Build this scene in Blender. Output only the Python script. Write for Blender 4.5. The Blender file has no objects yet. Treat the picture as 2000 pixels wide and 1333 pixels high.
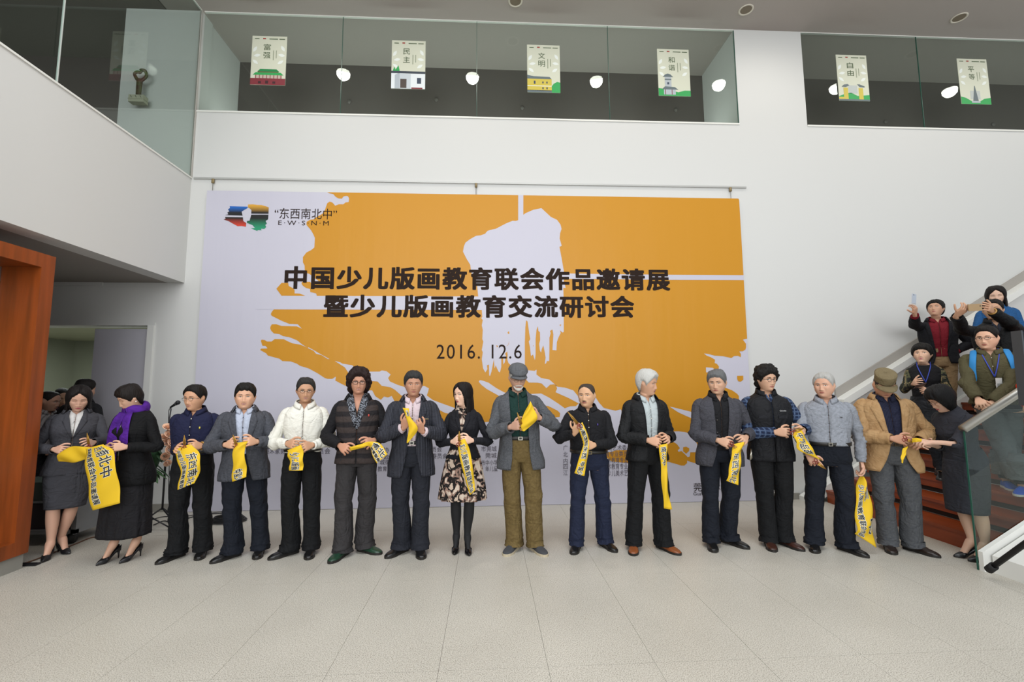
import bpy, bmesh, math, random
import numpy as np
from mathutils import Vector, Matrix
random.seed(7); rng = np.random.RandomState(7)
C = bpy.context.scene.collection
SC = bpy.context.scene

WORLD_S=.52; EXPO=0.60; WIN_P=820; SKY_P=360; SPOT_P=48; GAL_FILL_P=4
WALLC='C8C8C5'; CEILC='9E9690'; FLOORC='BEBAB0'; FLOORC2='C7C3B9'; LAVC='BBB9C5'; YELC='BE841C'; WOODC='8C4216'; STAIRC='7A3412'

# ---------------------------------------------------------------- camera (16 mm lens look, from the room's own vanishing lines)
F_PX = 895.1
YAW, PIT, ROL = [math.radians(a) for a in (-2.984, 5.702, -0.362)]
CAM = np.array([0.0, -6.3225, 1.575])
def cam_basis():
    cy, sy, cp, sp, cr, sr = math.cos(YAW), math.sin(YAW), math.cos(PIT), math.sin(PIT), math.cos(ROL), math.sin(ROL)
    r = np.array([cy, sy, 0.0]); f = np.array([-sy*cp, cy*cp, sp]); u = np.cross(r, f)
    return r*cr+u*sr, -r*sr+u*cr, f
CR, CU, CF = cam_basis()
def ray(px, py): return CF + CR*(px-1000)/F_PX - CU*(py-666.5)/F_PX
def at(px, py, y):            # point of the place at depth y that the photograph shows at px, py
    d = ray(px, py); return CAM + d*(y-CAM[1])/d[1]
def onfloor(px, py, z=0.0):
    d = ray(px, py); return CAM + d*(z-CAM[2])/d[2]
cam = bpy.data.cameras.new('camera'); cam.sensor_width = 36; cam.lens = F_PX/2000*36; cam.clip_start = .05; cam.clip_end = 200
cam.shift_y = 0.0
camo = bpy.data.objects.new('camera', cam); C.objects.link(camo)
M3 = Matrix(((CR[0], CU[0], -CF[0]), (CR[1], CU[1], -CF[1]), (CR[2], CU[2], -CF[2])))
camo.matrix_world = Matrix.Translation(CAM) @ M3.to_4x4()
SC.camera = camo

# ---------------------------------------------------------------- world, lights, exposure
w = bpy.data.worlds.new('world'); SC.world = w; w.use_nodes = True
w.node_tree.nodes['Background'].inputs[0].default_value = (0.93, 0.97, 1.0, 1)
w.node_tree.nodes['Background'].inputs[1].default_value = WORLD_S
SC.view_settings.view_transform = 'Standard'; SC.view_settings.look = 'None'
SC.view_settings.exposure = EXPO; SC.view_settings.gamma = 1; SC.view_settings.use_curve_mapping = False
def area(name, loc, target, size, sizey, power, col):
    l = bpy.data.lights.new(name, 'AREA'); l.shape = 'RECTANGLE'; l.size = size; l.size_y = sizey; l.energy = power; l.color = col
    o = bpy.data.objects.new(name, l); C.objects.link(o); o.location = loc
    o.rotation_euler = (Vector(target)-Vector(loc)).to_track_quat('-Z', 'Y').to_euler()
    return o
# the tall glazed front of the hall, behind the photographer, and the skylight over the atrium
area('hall_window_light', (-0.5, -15.0, 5.0), (0, -1, 1.8), 12, 5.5, WIN_P, (0.96, 0.98, 1.0))
area('skylight', (-0.8, -5.6, 9.6), (-.8, -4.2, 0), 9, 4, SKY_P, (0.97, 0.98, 1.0))

# ---------------------------------------------------------------- materials
def lin(c):
    if isinstance(c, str): c = [int(c[i:i+2], 16)/255 for i in (0, 2, 4)]
    return tuple([(v/12.92 if v <= .04045 else ((v+.055)/1.055)**2.4) for v in c]) + (1,)
def nt(m): return m.node_tree.nodes, m.node_tree.links
MC = {}
def mat(name, col, rough=.8, metal=0, bump=None, spec=.5, var=None, pattern=None, sss=0, emit=None, coat=0, bstretch=(1, 1, 1), crease=None):
    if name in MC: return MC[name]
    m = bpy.data.materials.new(name); m.use_nodes = True; N, L = nt(m); b = N['Principled BSDF']
    b.inputs['Base Color'].default_value = lin(col); b.inputs['Roughness'].default_value = rough
    b.inputs['Metallic'].default_value = metal; b.inputs['Specular IOR Level'].default_value = spec
    if coat: b.inputs['Coat Weight'].default_value = coat; b.inputs['Coat Roughness'].default_value = .15
    if sss:
        b.inputs['Subsurface Weight'].default_value = sss; b.inputs['Subsurface Radius'].default_value = (.012, .005, .003); b.inputs['Subsurface Scale'].default_value = 1
    if emit: b.inputs['Emission Color'].default_value = lin(emit[0]); b.inputs['Emission Strength'].default_value = emit[1]
    tc = N.new('ShaderNodeTexCoord')
    if bump:
        mp = N.new('ShaderNodeMapping'); mp.inputs['Scale'].default_value = bstretch; L.new(tc.outputs['Object'], mp.inputs['Vector'])
        n = N.new('ShaderNodeTexNoise'); n.inputs['Scale'].default_value = bump[0]; n.inputs['Detail'].default_value = 3
        L.new(mp.outputs[0], n.inputs['Vector'])
        bp = N.new('ShaderNodeBump'); bp.inputs['Strength'].default_value = bump[1]; bp.inputs['Distance'].default_value = bump[2] if len(bump) > 2 else .004
        L.new(n.outputs['Fac'], bp.inputs['Height']); L.new(bp.outputs[0], b.inputs['Normal'])
        if crease:      # soft folds of the cloth
            prev = bp
            for sc, stx, dist, di in ((crease[0], (1, 1, .55), 1.8, crease[1]), (crease[0]*2.3, (.7, .7, 1.2), 1.2, crease[1]*.5)):
                mp2 = N.new('ShaderNodeMapping'); mp2.inputs['Scale'].default_value = stx; mp2.inputs['Rotation'].default_value = (.3, .5, .2); L.new(tc.outputs['Object'], mp2.inputs['Vector'])
                n2 = N.new('ShaderNodeTexNoise'); n2.inputs['Scale'].default_value = sc; n2.inputs['Detail'].default_value = 2; n2.inputs['Distortion'].default_value = dist
                ab = N.new('ShaderNodeMath'); ab.operation = 'SUBTRACT'; ab.inputs[1].default_value = .5; a2 = N.new('ShaderNodeMath'); a2.operation = 'ABSOLUTE'
                L.new(mp2.outputs[0], n2.inputs['Vector']); L.new(n2.outputs['Fac'], ab.inputs[0]); L.new(ab.outputs[0], a2.inputs[0])
                b2 = N.new('ShaderNodeBump'); b2.inputs['Strength'].default_value = .85; b2.inputs['Distance'].default_value = di; L.new(a2.outputs[0], b2.inputs['Height']); L.new(prev.outputs[0], b2.inputs['Normal']); prev = b2
            L.new(prev.outputs[0], b.inputs['Normal'])
    def ramp(fac, stops, interp='LINEAR'):
        r = N.new('ShaderNodeValToRGB'); r.color_ramp.interpolation = interp
        while len(r.color_ramp.elements) < len(stops): r.color_ramp.elements.new(.5)
        for e, (p, c) in zip(r.color_ramp.elements, stops): e.position = p; e.color = lin(c)
        L.new(fac, r.inputs[0]); return r.outputs[0]
    if var:   # (scale, second colour, low, high)
        n = N.new('ShaderNodeTexNoise'); n.inputs['Scale'].default_value = var[0]; n.inputs['Detail'].default_value = 4
        mp = N.new('ShaderNodeMapping'); mp.inputs['Scale'].default_value = var[4] if len(var) > 4 else (1, 1, 1)
        L.new(tc.outputs['Object'], mp.inputs['Vector']); L.new(mp.outputs[0], n.inputs['Vector'])
        L.new(ramp(n.outputs['Fac'], [(var[2], col), (var[3], var[1])]), b.inputs['Base Color'])
    if pattern:
        kind = pattern[0]
        if kind == 'stripe':      # vertical pinstripes wrap round the wearer
            wv = N.new('ShaderNodeTexWave'); wv.bands_direction = 'X'; wv.inputs['Scale'].default_value = pattern[2]
            L.new(tc.outputs['Object'], wv.inputs['Vector'])
            L.new(ramp(wv.outputs['Fac'], [(pattern[3], col), (min(1, pattern[3]+.08), pattern[1])]), b.inputs['Base Color'])
        if kind == 'plaid':
            outs = []
            for d in ('X', 'Z'):
                wv = N.new('ShaderNodeTexWave'); wv.bands_direction = d; wv.inputs['Scale'].default_value = pattern[2]; wv.inputs['Distortion'].default_value = .6
                L.new(tc.outputs['Object'], wv.inputs['Vector']); outs.append(wv.outputs['Fac'])
            mx = N.new('ShaderNodeMath'); mx.operation = 'MAXIMUM'; L.new(outs[0], mx.inputs[0]); L.new(outs[1], mx.inputs[1])
            L.new(ramp(mx.outputs[0], [(.3, col), (.82, pattern[1]), (.97, pattern[3])]), b.inputs['Base Color'])
        if kind == 'blotch':
            n = N.new('ShaderNodeTexNoise'); n.inputs['Scale'].default_value = pattern[1]; n.inputs['Detail'].default_value = 5; n.inputs['Distortion'].default_value = .8
            L.new(tc.outputs['Object'], n.inputs['Vector'])
            L.new(ramp(n.outputs['Fac'], pattern[2], 'CONSTANT'), b.inputs['Base Color'])
        if kind == 'bands':
            wv = N.new('ShaderNodeTexWave'); wv.bands_direction = 'Z'; wv.inputs['Scale'].default_value = pattern[2]; wv.inputs['Distortion'].default_value = 1.5
            L.new(tc.outputs['Object'], wv.inputs['Vector'])
            L.new(ramp(wv.outputs['Fac'], [(.35, col), (.7, pattern[1])]), b.inputs['Base Color'])
    MC[name] = m; return m

# ---------------------------------------------------------------- mesh helpers
class MB:
    def __init__(s): s.v = []; s.f = []; s.m = []; s.n = 0; s.mats = []
    def mi(s, m):
        if m is None: return 0
        if m not in s.mats: s.mats.append(m)
        return s.mats.index(m)
    def add(s, v, f, m=None):
        v = np.asarray(v, float).reshape(-1, 3); k = s.mi(m) if not isinstance(m, (list, np.ndarray)) else None
        o = s.n; s.v.append(v); s.n += len(v)
        s.f += [tuple(i+o for i in q) for q in f]
        s.m += ([k]*len(f) if k is not None else [s.mi(x) for x in m]); return o
    def box(s, x0, x1, y0, y1, z0, z1, m=None):
        x0, x1 = sorted((x0, x1)); y0, y1 = sorted((y0, y1)); z0, z1 = sorted((z0, z1))
        v = [(x0,y0,z0),(x1,y0,z0),(x1,y1,z0),(x0,y1,z0),(x0,y0,z1),(x1,y0,z1),(x1,y1,z1),(x0,y1,z1)]
        s.add(v, [(0,3,2,1),(4,5,6,7),(0,1,5,4),(1,2,6,5),(2,3,7,6),(3,0,4,7)], m); return s
    def prism(s, poly, axis, a, b, m=None):     # poly of 2-D points, extruded along axis between a and b
        n = len(poly)
        def p3(p, t): return {'y': (p[0], t, p[1]), 'x': (t, p[0], p[1]), 'z': (p[0], p[1], t)}[axis]
        v = [p3(p, a) for p in poly]+[p3(p, b) for p in poly]
        s.add(v, [tuple(range(n))[::-1], tuple(range(n, 2*n))]+[(i, (i+1) % n, (i+1) % n+n, i+n) for i in range(n)], m); return s
    def tube(s, pts, r, m=None, seg=10, caps=True, up=None):
        v, f = sweep(pts, r, seg, caps, up); s.add(v, f, m); return s
    def ball(s, c, r, m=None, nu=14, nv=9):
        v = []; f = []; r = np.broadcast_to(np.asarray(r, float), (3,))
        for j in range(nv+1):
            t = math.pi*j/nv
            for i in range(nu):
                a = 2*math.pi*i/nu; v.append((c[0]+r[0]*math.sin(t)*math.cos(a), c[1]+r[1]*math.sin(t)*math.sin(a), c[2]+r[2]*math.cos(t)))
        for j in range(nv):
            for i in range(nu): f.append((j*nu+i, (j+1)*nu+i, (j+1)*nu+(i+1) % nu, j*nu+(i+1) % nu))
        s.add(v, f, m); return s
    def build(s, name, m=None, parent=None, smooth=True, origin=None, fix=True):
        me = bpy.data.meshes.new(name); V = np.concatenate(s.v) if s.v else np.zeros((0, 3))
        if origin is not None: V = V-np.asarray(origin)
        me.from_pydata(V.tolist(), [], s.f)
        mats = s.mats if s.mats else ([m] if m else [])
        for x in mats: me.materials.append(x)
        if len(mats) > 1: me.polygons.foreach_set('material_index', s.m)
        if fix:
            bm = bmesh.new(); bm.from_mesh(me); bmesh.ops.recalc_face_normals(bm, faces=bm.faces); bm.to_mesh(me); bm.free()
        if smooth: me.polygons.foreach_set('use_smooth', [True]*len(me.polygons))
        me.update()
        o = bpy.data.objects.new(name, me); C.objects.link(o)
        if parent is not None: o.parent = parent
        elif origin is not None: o.location = origin
        return o
def smoothpath(P, n):      # Catmull-Rom resampling
    P = np.asarray(P, float); P = np.vstack([2*P[0]-P[1], P, 2*P[-1]-P[-2]]); out = []
    K = len(P)-3
    for i in range(n):
        t = K*i/(n-1); k = min(int(t), K-1); u = t-k; a, b, c, d = P[k:k+4]
        out.append(.5*((2*b)+(-a+c)*u+(2*a-5*b+4*c-d)*u*u+(-a+3*b-3*c+d)*u**3))
    return np.array(out)
def sweep(pts, r, seg=10, caps=True, up=None, fold=None):
    pts = np.asarray(pts, float); n = len(pts); r = np.asarray(r, float)
    if r.ndim == 0: r = np.full((n, 2), float(r))
    elif r.ndim == 1: r = np.stack([r, r], 1) if len(r) == n else np.tile(r, (n, 1))
    T = np.gradient(pts, axis=0); T /= np.linalg.norm(T, axis=1)[:, None]+1e-9
    u = np.array(up if up is not None else (0, 0, 1), float)
    if abs(u @ T[0]) > .95: u = np.array((1., 0, 0))
    V = []; a = np.arange(seg)/seg*2*math.pi
    for i in range(n):
        u = u-(u @ T[i])*T[i]; u /= np.linalg.norm(u); s = np.cross(T[i], u)
        V.append(pts[i]+np.outer(np.cos(a)*r[i, 0], s)+np.outer(np.sin(a)*r[i, 1], u))
    V = np.concatenate(V)
    if fold is not None: V = fold(V, np.repeat(pts, seg, 0))
    f = [(i*seg+j, i*seg+(j+1) % seg, (i+1)*seg+(j+1) % seg, (i+1)*seg+j) for i in range(n-1) for j in range(seg)]
    if caps: f += [tuple(range(seg))[::-1], tuple(range((n-1)*seg, n*seg))]
    return V, f
def grid_faces(nr, nc, wrap=False):
    return [(i*nc+j, i*nc+(j+1) % nc, (i+1)*nc+(j+1) % nc, (i+1)*nc+j) for i in range(nr-1) for j in range(nc if wrap else nc-1)]
_K = rng.normal(size=(14, 3)); _K /= np.linalg.norm(_K, axis=1)[:, None]; _PH = rng.uniform(0, 6.28, 14)
def wob(V, freq, seed=0, stretch=(1, 1, 1)):        # cheap smooth noise, -1..1
    V = V*np.array(stretch)*freq; o = np.zeros(len(V))
    for i in range(10): o += np.sin(V @ _K[(i+seed) % 14]*(1+.23*i)+_PH[i]*(1+seed)+1.7*np.sin(V @ _K[(i+5+seed) % 14]*.9))
    return o/4.0
def sstep(x, a, b): t = np.clip((x-a)/(b-a), 0, 1); return t*t*(3-2*t)
def tag(o, label=None, cat=None, group=None, kind=None):
    if label: o['label'] = label
    if cat: o['category'] = cat
    if group: o['group'] = group
    if kind: o['kind'] = kind
    return o
def empty(name, loc, label=None, cat=None, group=None):
    o = bpy.data.objects.new(name, None); C.objects.link(o); o.location = Vector(loc); o.empty_display_size = .1
    return tag(o, label, cat, group)
def struct(o): o['kind'] = 'structure'; return o
TXT = {}
def text_geo(s, offset=0.0, space=1.0):      # text as flat mesh data (verts 2-D, faces), normalised to its own bounding box
    key = (s, offset, space)
    if key in TXT: return TXT[key]
    c = bpy.data.curves.new('lettering', 'FONT'); c.body = s; c.offset = offset; c.space_character = space; c.resolution_u = 3; c.size = 1
    o = bpy.data.objects.new('lettering', c); C.objects.link(o)
    dg = bpy.context.evaluated_depsgraph_get(); me = bpy.data.meshes.new_from_object(o.evaluated_get(dg))
    V = np.array([v.co[:] for v in me.vertices]); Fc = [tuple(p.vertices) for p in me.polygons]
    bpy.data.objects.remove(o); bpy.data.curves.remove(c); bpy.data.meshes.remove(me)
    TXT[key] = (V, Fc); return TXT[key]
def fit_text(s, x0, x1, z0, z1, offset=0., space=1.):
    V, Fc = text_geo(s, offset, space); a = V[:, :2].min(0); b = V[:, :2].max(0)
    P = (V[:, :2]-a)/(b-a); return np.stack([x0+P[:, 0]*(x1-x0), z0+P[:, 1]*(z1-z0)], 1), Fc

# ---------------------------------------------------------------- people: heads
def H(a): return np.array(a, float)
HR = H([  # front z, back z, half width, front y, back y, exponent
 (.2255,.2255,.010,.004,-.020,2),(.2235,.2235,.028,.026,-.044,2),(.217,.217,.045,.045,-.064,2.1),(.206,.206,.058,.061,-.079,2.1),
 (.190,.190,.067,.073,-.089,2.15),(.172,.172,.0725,.0805,-.095,2.2),(.155,.155,.0755,.0845,-.097,2.25),(.140,.140,.0765,.0860,-.097,2.3),
 (.128,.128,.0768,.0865,-.096,2.3),(.116,.116,.0765,.0855,-.094,2.3),(.104,.105,.0755,.0850,-.091,2.3),(.092,.095,.0742,.0848,-.087,2.25),
 (.080,.086,.0725,.0845,-.082,2.2),(.068,.077,.0702,.0850,-.077,2.15),(.056,.068,.0670,.0850,-.073,2.1),(.044,.059,.0630,.0840,-.069,2.05),
 (.032,.050,.0585,.0820,-.066,2.0),(.020,.041,.0540,.0815,-.064,1.95),(.010,.033,.0500,.0790,-.0625,1.9),(.002,.026,.0470,.0720,-.0615,1.9),
 (-.003,.020,.0460,.0600,-.061,2),(-.007,.014,.0480,.0460,-.061,2),(-.016,.006,.0500,.0360,-.062,2)])
NS = 64
def phis():
    t = np.linspace(-math.pi, math.pi, NS, endpoint=False)
    return t-.42*np.sin(t)*1.0      # denser at the face (phi = 0)
PH = phis()
def head_base(nr=66):
    k = np.linspace(0, 1, len(HR)); kk = np.linspace(0, 1, nr)
    R = np.stack([np.interp(kk, k, HR[:, c]) for c in range(6)], 1)
    # light smoothing of the profile
    for _ in range(2): R[1:-1] = (R[:-2]+2*R[1:-1]+R[2:])/4
    c, s = np.cos(PH), np.sin(PH)
    V = np.zeros((nr, NS, 3))
    for i in range(nr):
        zf, zb, hw, yf, yb, e = R[i]; p = 2/e
        V[i, :, 0] = hw*np.sign(s)*np.abs(s)**p
        V[i, :, 1] = np.where(c > 0, yf, -yb)*np.sign(c)*np.abs(c)**p
        V[i, :, 2] = zf*(1+c)/2+zb*(1-c)/2
    return V
def g(x, s): return np.exp(-(x/s)**2)
def face_head(fem=False, smile=0., jaw=1., chub=0.):
    V = head_base(); x, y, z = V[..., 0], V[..., 1], V[..., 2]
    low = sstep(.10-z, 0, .08)
    x *= 1+(jaw-1)*low; x *= 1+chub*.10*g(z-.055, .035)
    if fem: x *= 1-.07*low; V[..., 1] *= 1-.02*low
    fr = sstep(y, .02, .06)
    d = np.zeros_like(x)
    nz = np.interp(z, [.055, .064, .071, .095, .116, .128], [0, .010, .0215, .014, .005, 0])
    ns = np.interp(z, [.06, .075, .12], [.0125, .0105, .0075])
    d += nz*g(x, ns)*(.85 if fem else 1)
    d += .0065*(g(x-.0135, .006)+g(x+.0135, .006))*g(z-.069, .007)
    for sg in (-1, 1):
        d -= .0085*g(x-sg*.032, .017)*g(z-.115, .0095)
        d += .004*g(x-sg*.030, .024)*g(z-.134, .008)*(.4 if fem else 1)
        d += (.005+.004*chub)*g(x-sg*.045, .018)*g(z-.088, .018)
        d += smile*.004*g(x-sg*.040, .012)*g(z-.068, .014)
        d -= smile*.003*g(x-sg*.029, .005)*g(z-.055, .018)
    zm = .0455+smile*.010*np.minimum((x/.026)**2, 1.5)
    d += .0045*g(x, .030)*g(z-.046, .017)
    d += .0035*g(x, .018)*g(z-zm-.005, .0035)+.0042*g(x, .016)*g(z-zm+.0055, .004)
    d -= .0045*g(x, .022)*g(z-zm, .0018)
    d += .004*g(x, .016)*g(z-.014, .012)-.002*g(x, .02)*g(z-.029, .006)
    V[..., 1] += d*fr
    # ears
    V[..., 0] += np.sign(x)*.0135*g(y+.008+.2*(z-.1), .015)*g(z-.103, .025)*(np.abs(V[..., 0]) > .03)
    V[..., 0] *= 1.05*(1+.03*g(V[..., 2]-.10, .05))
    return V, zm
def srf(V, x, z):      # y of the face surface at x, z
    m = V[..., 1] > .02; P = V[m]; i = np.argmin((P[:, 0]-x)**2+(P[:, 2]-z)**2); return P[i, 1]
HAIR = {
 'short': dict(line=[(0,.186),(20,.183),(38,.170),(50,.142),(62,.120),(74,.100),(84,.128),(100,.135),(118,.085),(140,.050),(180,.040)], top=.019, side=.007, back=.011, front=.013, n=.0038),
 'side': dict(line=[(0,.178),(18,.170),(32,.172),(46,.150),(60,.125),(74,.098),(84,.128),(100,.135),(118,.08),(140,.046),(180,.036)], top=.023, side=.008, back=.014, front=.020, n=.0045),
 'full': dict(line=[(0,.174),(18,.172),(34,.160),(48,.140),(62,.115),(74,.090),(84,.120),(100,.130),(118,.075),(140,.040),(180,.022)], top=.042, side=.024, back=.030, front=.030, n=.004),
 'buzz': dict(line=[(0,.198),(20,.192),(38,.176),(50,.150),(62,.128),(74,.110),(84,.130),(100,.138),(118,.09),(140,.055),(180,.045)], top=.005, side=.004, back=.005, front=.003, n=.0008),
 'curly': dict(line=[(0,.172),(18,.168),(32,.158),(46,.140),(58,.118),(70,.085),(84,.105),(100,.10),(118,.05),(140,.020),(180,.010)], top=.050, side=.034, back=.036, front=.034, n=.011),
 'afro': dict(line=[(0,.176),(16,.174),(30,.160),(44,.128),(56,.090),(66,.050),(84,.030),(100,.02),(140,.0),(180,-.01)], top=.050, side=.048, back=.05, front=.030, n=.010),
 'bob': dict(line=[(0,.150),(18,.148),(32,.140),(44,.110),(52,.060),(60,.010),(70,-.02),(180,-.03)], top=.022, side=.020, back=.030, front=.014, n=.004),
 'long': dict(line=[(0,.196),(8,.188),(22,.170),(36,.150),(46,.110),(54,.060),(62,.010),(72,-.02),(180,-.03)], top=.020, side=.020, back=.024, front=.012, n=.0025),
 'pixie': dict(line=[(0,.160),(18,.156),(32,.150),(46,.135),(58,.112),(70,.085),(82,.100),(98,.100),(118,.055),(140,.030),(180,.014)], top=.034, side=.022, back=.030, front=.026, n=.0035),
}
def hair_shell(style, thick=1.0, seed=0, part=0.0):
    S = HAIR[style]; V = head_base(56); V[..., 0] *= 1.05; x, y, z = V[..., 0].copy(), V[..., 1].copy(), V[..., 2].copy()
    deg = np.degrees(np.abs(np.arctan2(x, y)))
    zl = np.interp(deg, [a for a, b in S['line']], [b for a, b in S['line']])
    zl = zl+.003*wob(V.reshape(-1, 3), 160, seed).reshape(x.shape)
    cn = np.stack([x, (y+.012), (z-.11)*1.05], -1); cn /= np.linalg.norm(cn, axis=-1)[..., None]+1e-9
    upw = np.clip(cn[..., 2], 0, 1); fw = np.clip(cn[..., 1], 0, 1)*(1-upw); bw = np.clip(-cn[..., 1], 0, 1)*(1-upw); sw = 1-upw-fw-bw
    t = S['top']*upw+S['front']*fw+S['back']*bw+S['side']*np.clip(sw, 0, 1)
    m = sstep(z-zl, -.002, .020); m0 = sstep(z-zl, -.004, .004)
    strand = S['n']*(wob(V.reshape(-1, 3), 95, seed+2, (1, 1, .30)).reshape(x.shape))
    if style in ('curly', 'afro'): strand = S['n']*wob(V.reshape(-1, 3), 75, seed+2).reshape(x.shape)+.004*wob(V.reshape(-1, 3), 190, seed+3).reshape(x.shape)
    off = (t*thick*(.35+.65*m)+strand*m)*m0-.006*(1-m0)
    if part: off -= .012*m*g(x-part, .006)*(y > -.02)*(z > .15)
    V = V+cn*off[..., None]
    keep = m0 > .03
    f = []
    for q in grid_faces(56, NS, True):
        if any(keep[k//NS, k % NS] for k in q): f.append(q)
    f.append(tuple(range(NS))[::-1])
    P = V.reshape(-1, 3); used = sorted({k for q in f for k in q}); ix = {k: i for i, k in enumerate(used)}
    return P[used], [tuple(ix[k] for k in q) for q in f]
def hair_curtain(z_end, spread, front_deg, seed=0, fwd=.06, flip=.0):
    rows, cols = 26, 44; a = np.radians(np.linspace(front_deg, 360-front_deg, cols)); V = np.zeros((2, rows, cols, 3))
    for L, inn in ((0, 0.), (1, -.014)):
        for i in range(rows):
            t = i/(rows-1); z = .13+(z_end-.13)*t
            ty = sstep(.13-z, .16, .34)
            hw = .088+.010*math.sin(min(t*3, 1.57))+spread*ty; yb = -.118-.02*ty; yf = .085+fwd*ty*.6
            c, s = np.cos(a), np.sin(a)
            V[L, i, :, 0] = (hw+inn)*np.sign(s)*np.abs(s)**.9
            V[L, i, :, 1] = np.where(c > 0, yf+inn, -(yb-inn))*np.sign(c)*np.abs(c)**.9
            edge = np.minimum(np.arange(cols), cols-1-np.arange(cols))/cols
            V[L, i, :, 2] = z-.02*np.sin(edge*9)*t*0+flip*t*t
        V[L, :, :, 0] *= 1+(.025*wob(V[L].reshape(-1, 3), 70, seed, (1, 1, .12)).reshape(rows, cols))
        V[L, :, :, 1] *= 1+(.03*wob(V[L].reshape(-1, 3), 70, seed+1, (1, 1, .12)).reshape(rows, cols))
        V[L, -1, :, 2] += .012*wob(V[L, -1], 90, seed)
    return closed_sheet(V[0], V[1])
def closed_sheet(A, B):      # two grids joined along their border: a thin solid
    r, c = A.shape[:2]; n = r*c; f = grid_faces(r, c); f2 = [tuple(k+n for k in q[::-1]) for q in f]
    b = [(0, j) for j in range(c)]+[(i, c-1) for i in range(1, r)]+[(r-1, j) for j in range(c-2, -1, -1)]+[(i, 0) for i in range(r-2, 0, -1)]
    b = [i*c+j for i, j in b]; e = [(b[k], b[(k+1) % len(b)], b[(k+1) % len(b)]+n, b[k]+n) for k in range(len(b))]
    return np.concatenate([A.reshape(-1, 3), B.reshape(-1, 3)]), f+f2+e

# ---------------------------------------------------------------- people: hands (five fingers from a palm, then subdivided)
def catmull(V, F, lev):
    me = bpy.data.meshes.new('t'); me.from_pydata(V, [], F); o = bpy.data.objects.new('t', me); C.objects.link(o)
    m = o.modifiers.new('s', 'SUBSURF'); m.levels = lev; m.render_levels = lev; m.boundary_smooth = 'ALL'
    dg = bpy.context.evaluated_depsgraph_get(); e = bpy.data.meshes.new_from_object(o.evaluated_get(dg))
    P = np.array([v.co[:] for v in e.vertices]); Q = [tuple(p.vertices) for p in e.polygons]
    bm = bmesh.new(); bm.from_mesh(e); bm.edges.ensure_lookup_table()
    be = [ed for ed in bm.edges if ed.is_boundary]; nxt = {}
    for ed in be: a, b = ed.verts[0].index, ed.verts[1].index; nxt.setdefault(a, []).append(b); nxt.setdefault(b, []).append(a)
    st = be[0].verts[0].index; loop = [st]; prev = None
    while True:
        cur = loop[-1]; c = [k for k in nxt[cur] if k != prev]; prev = cur
        if c[0] == st and len(loop) > 2 or len(loop) > len(be)+1: break
        loop.append(c[0])
        if loop[-1] == st: loop.pop(); break
    bm.free(); bpy.data.objects.remove(o); bpy.data.meshes.remove(me); bpy.data.meshes.remove(e)
    return P, Q, loop
HC = {}
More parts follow.
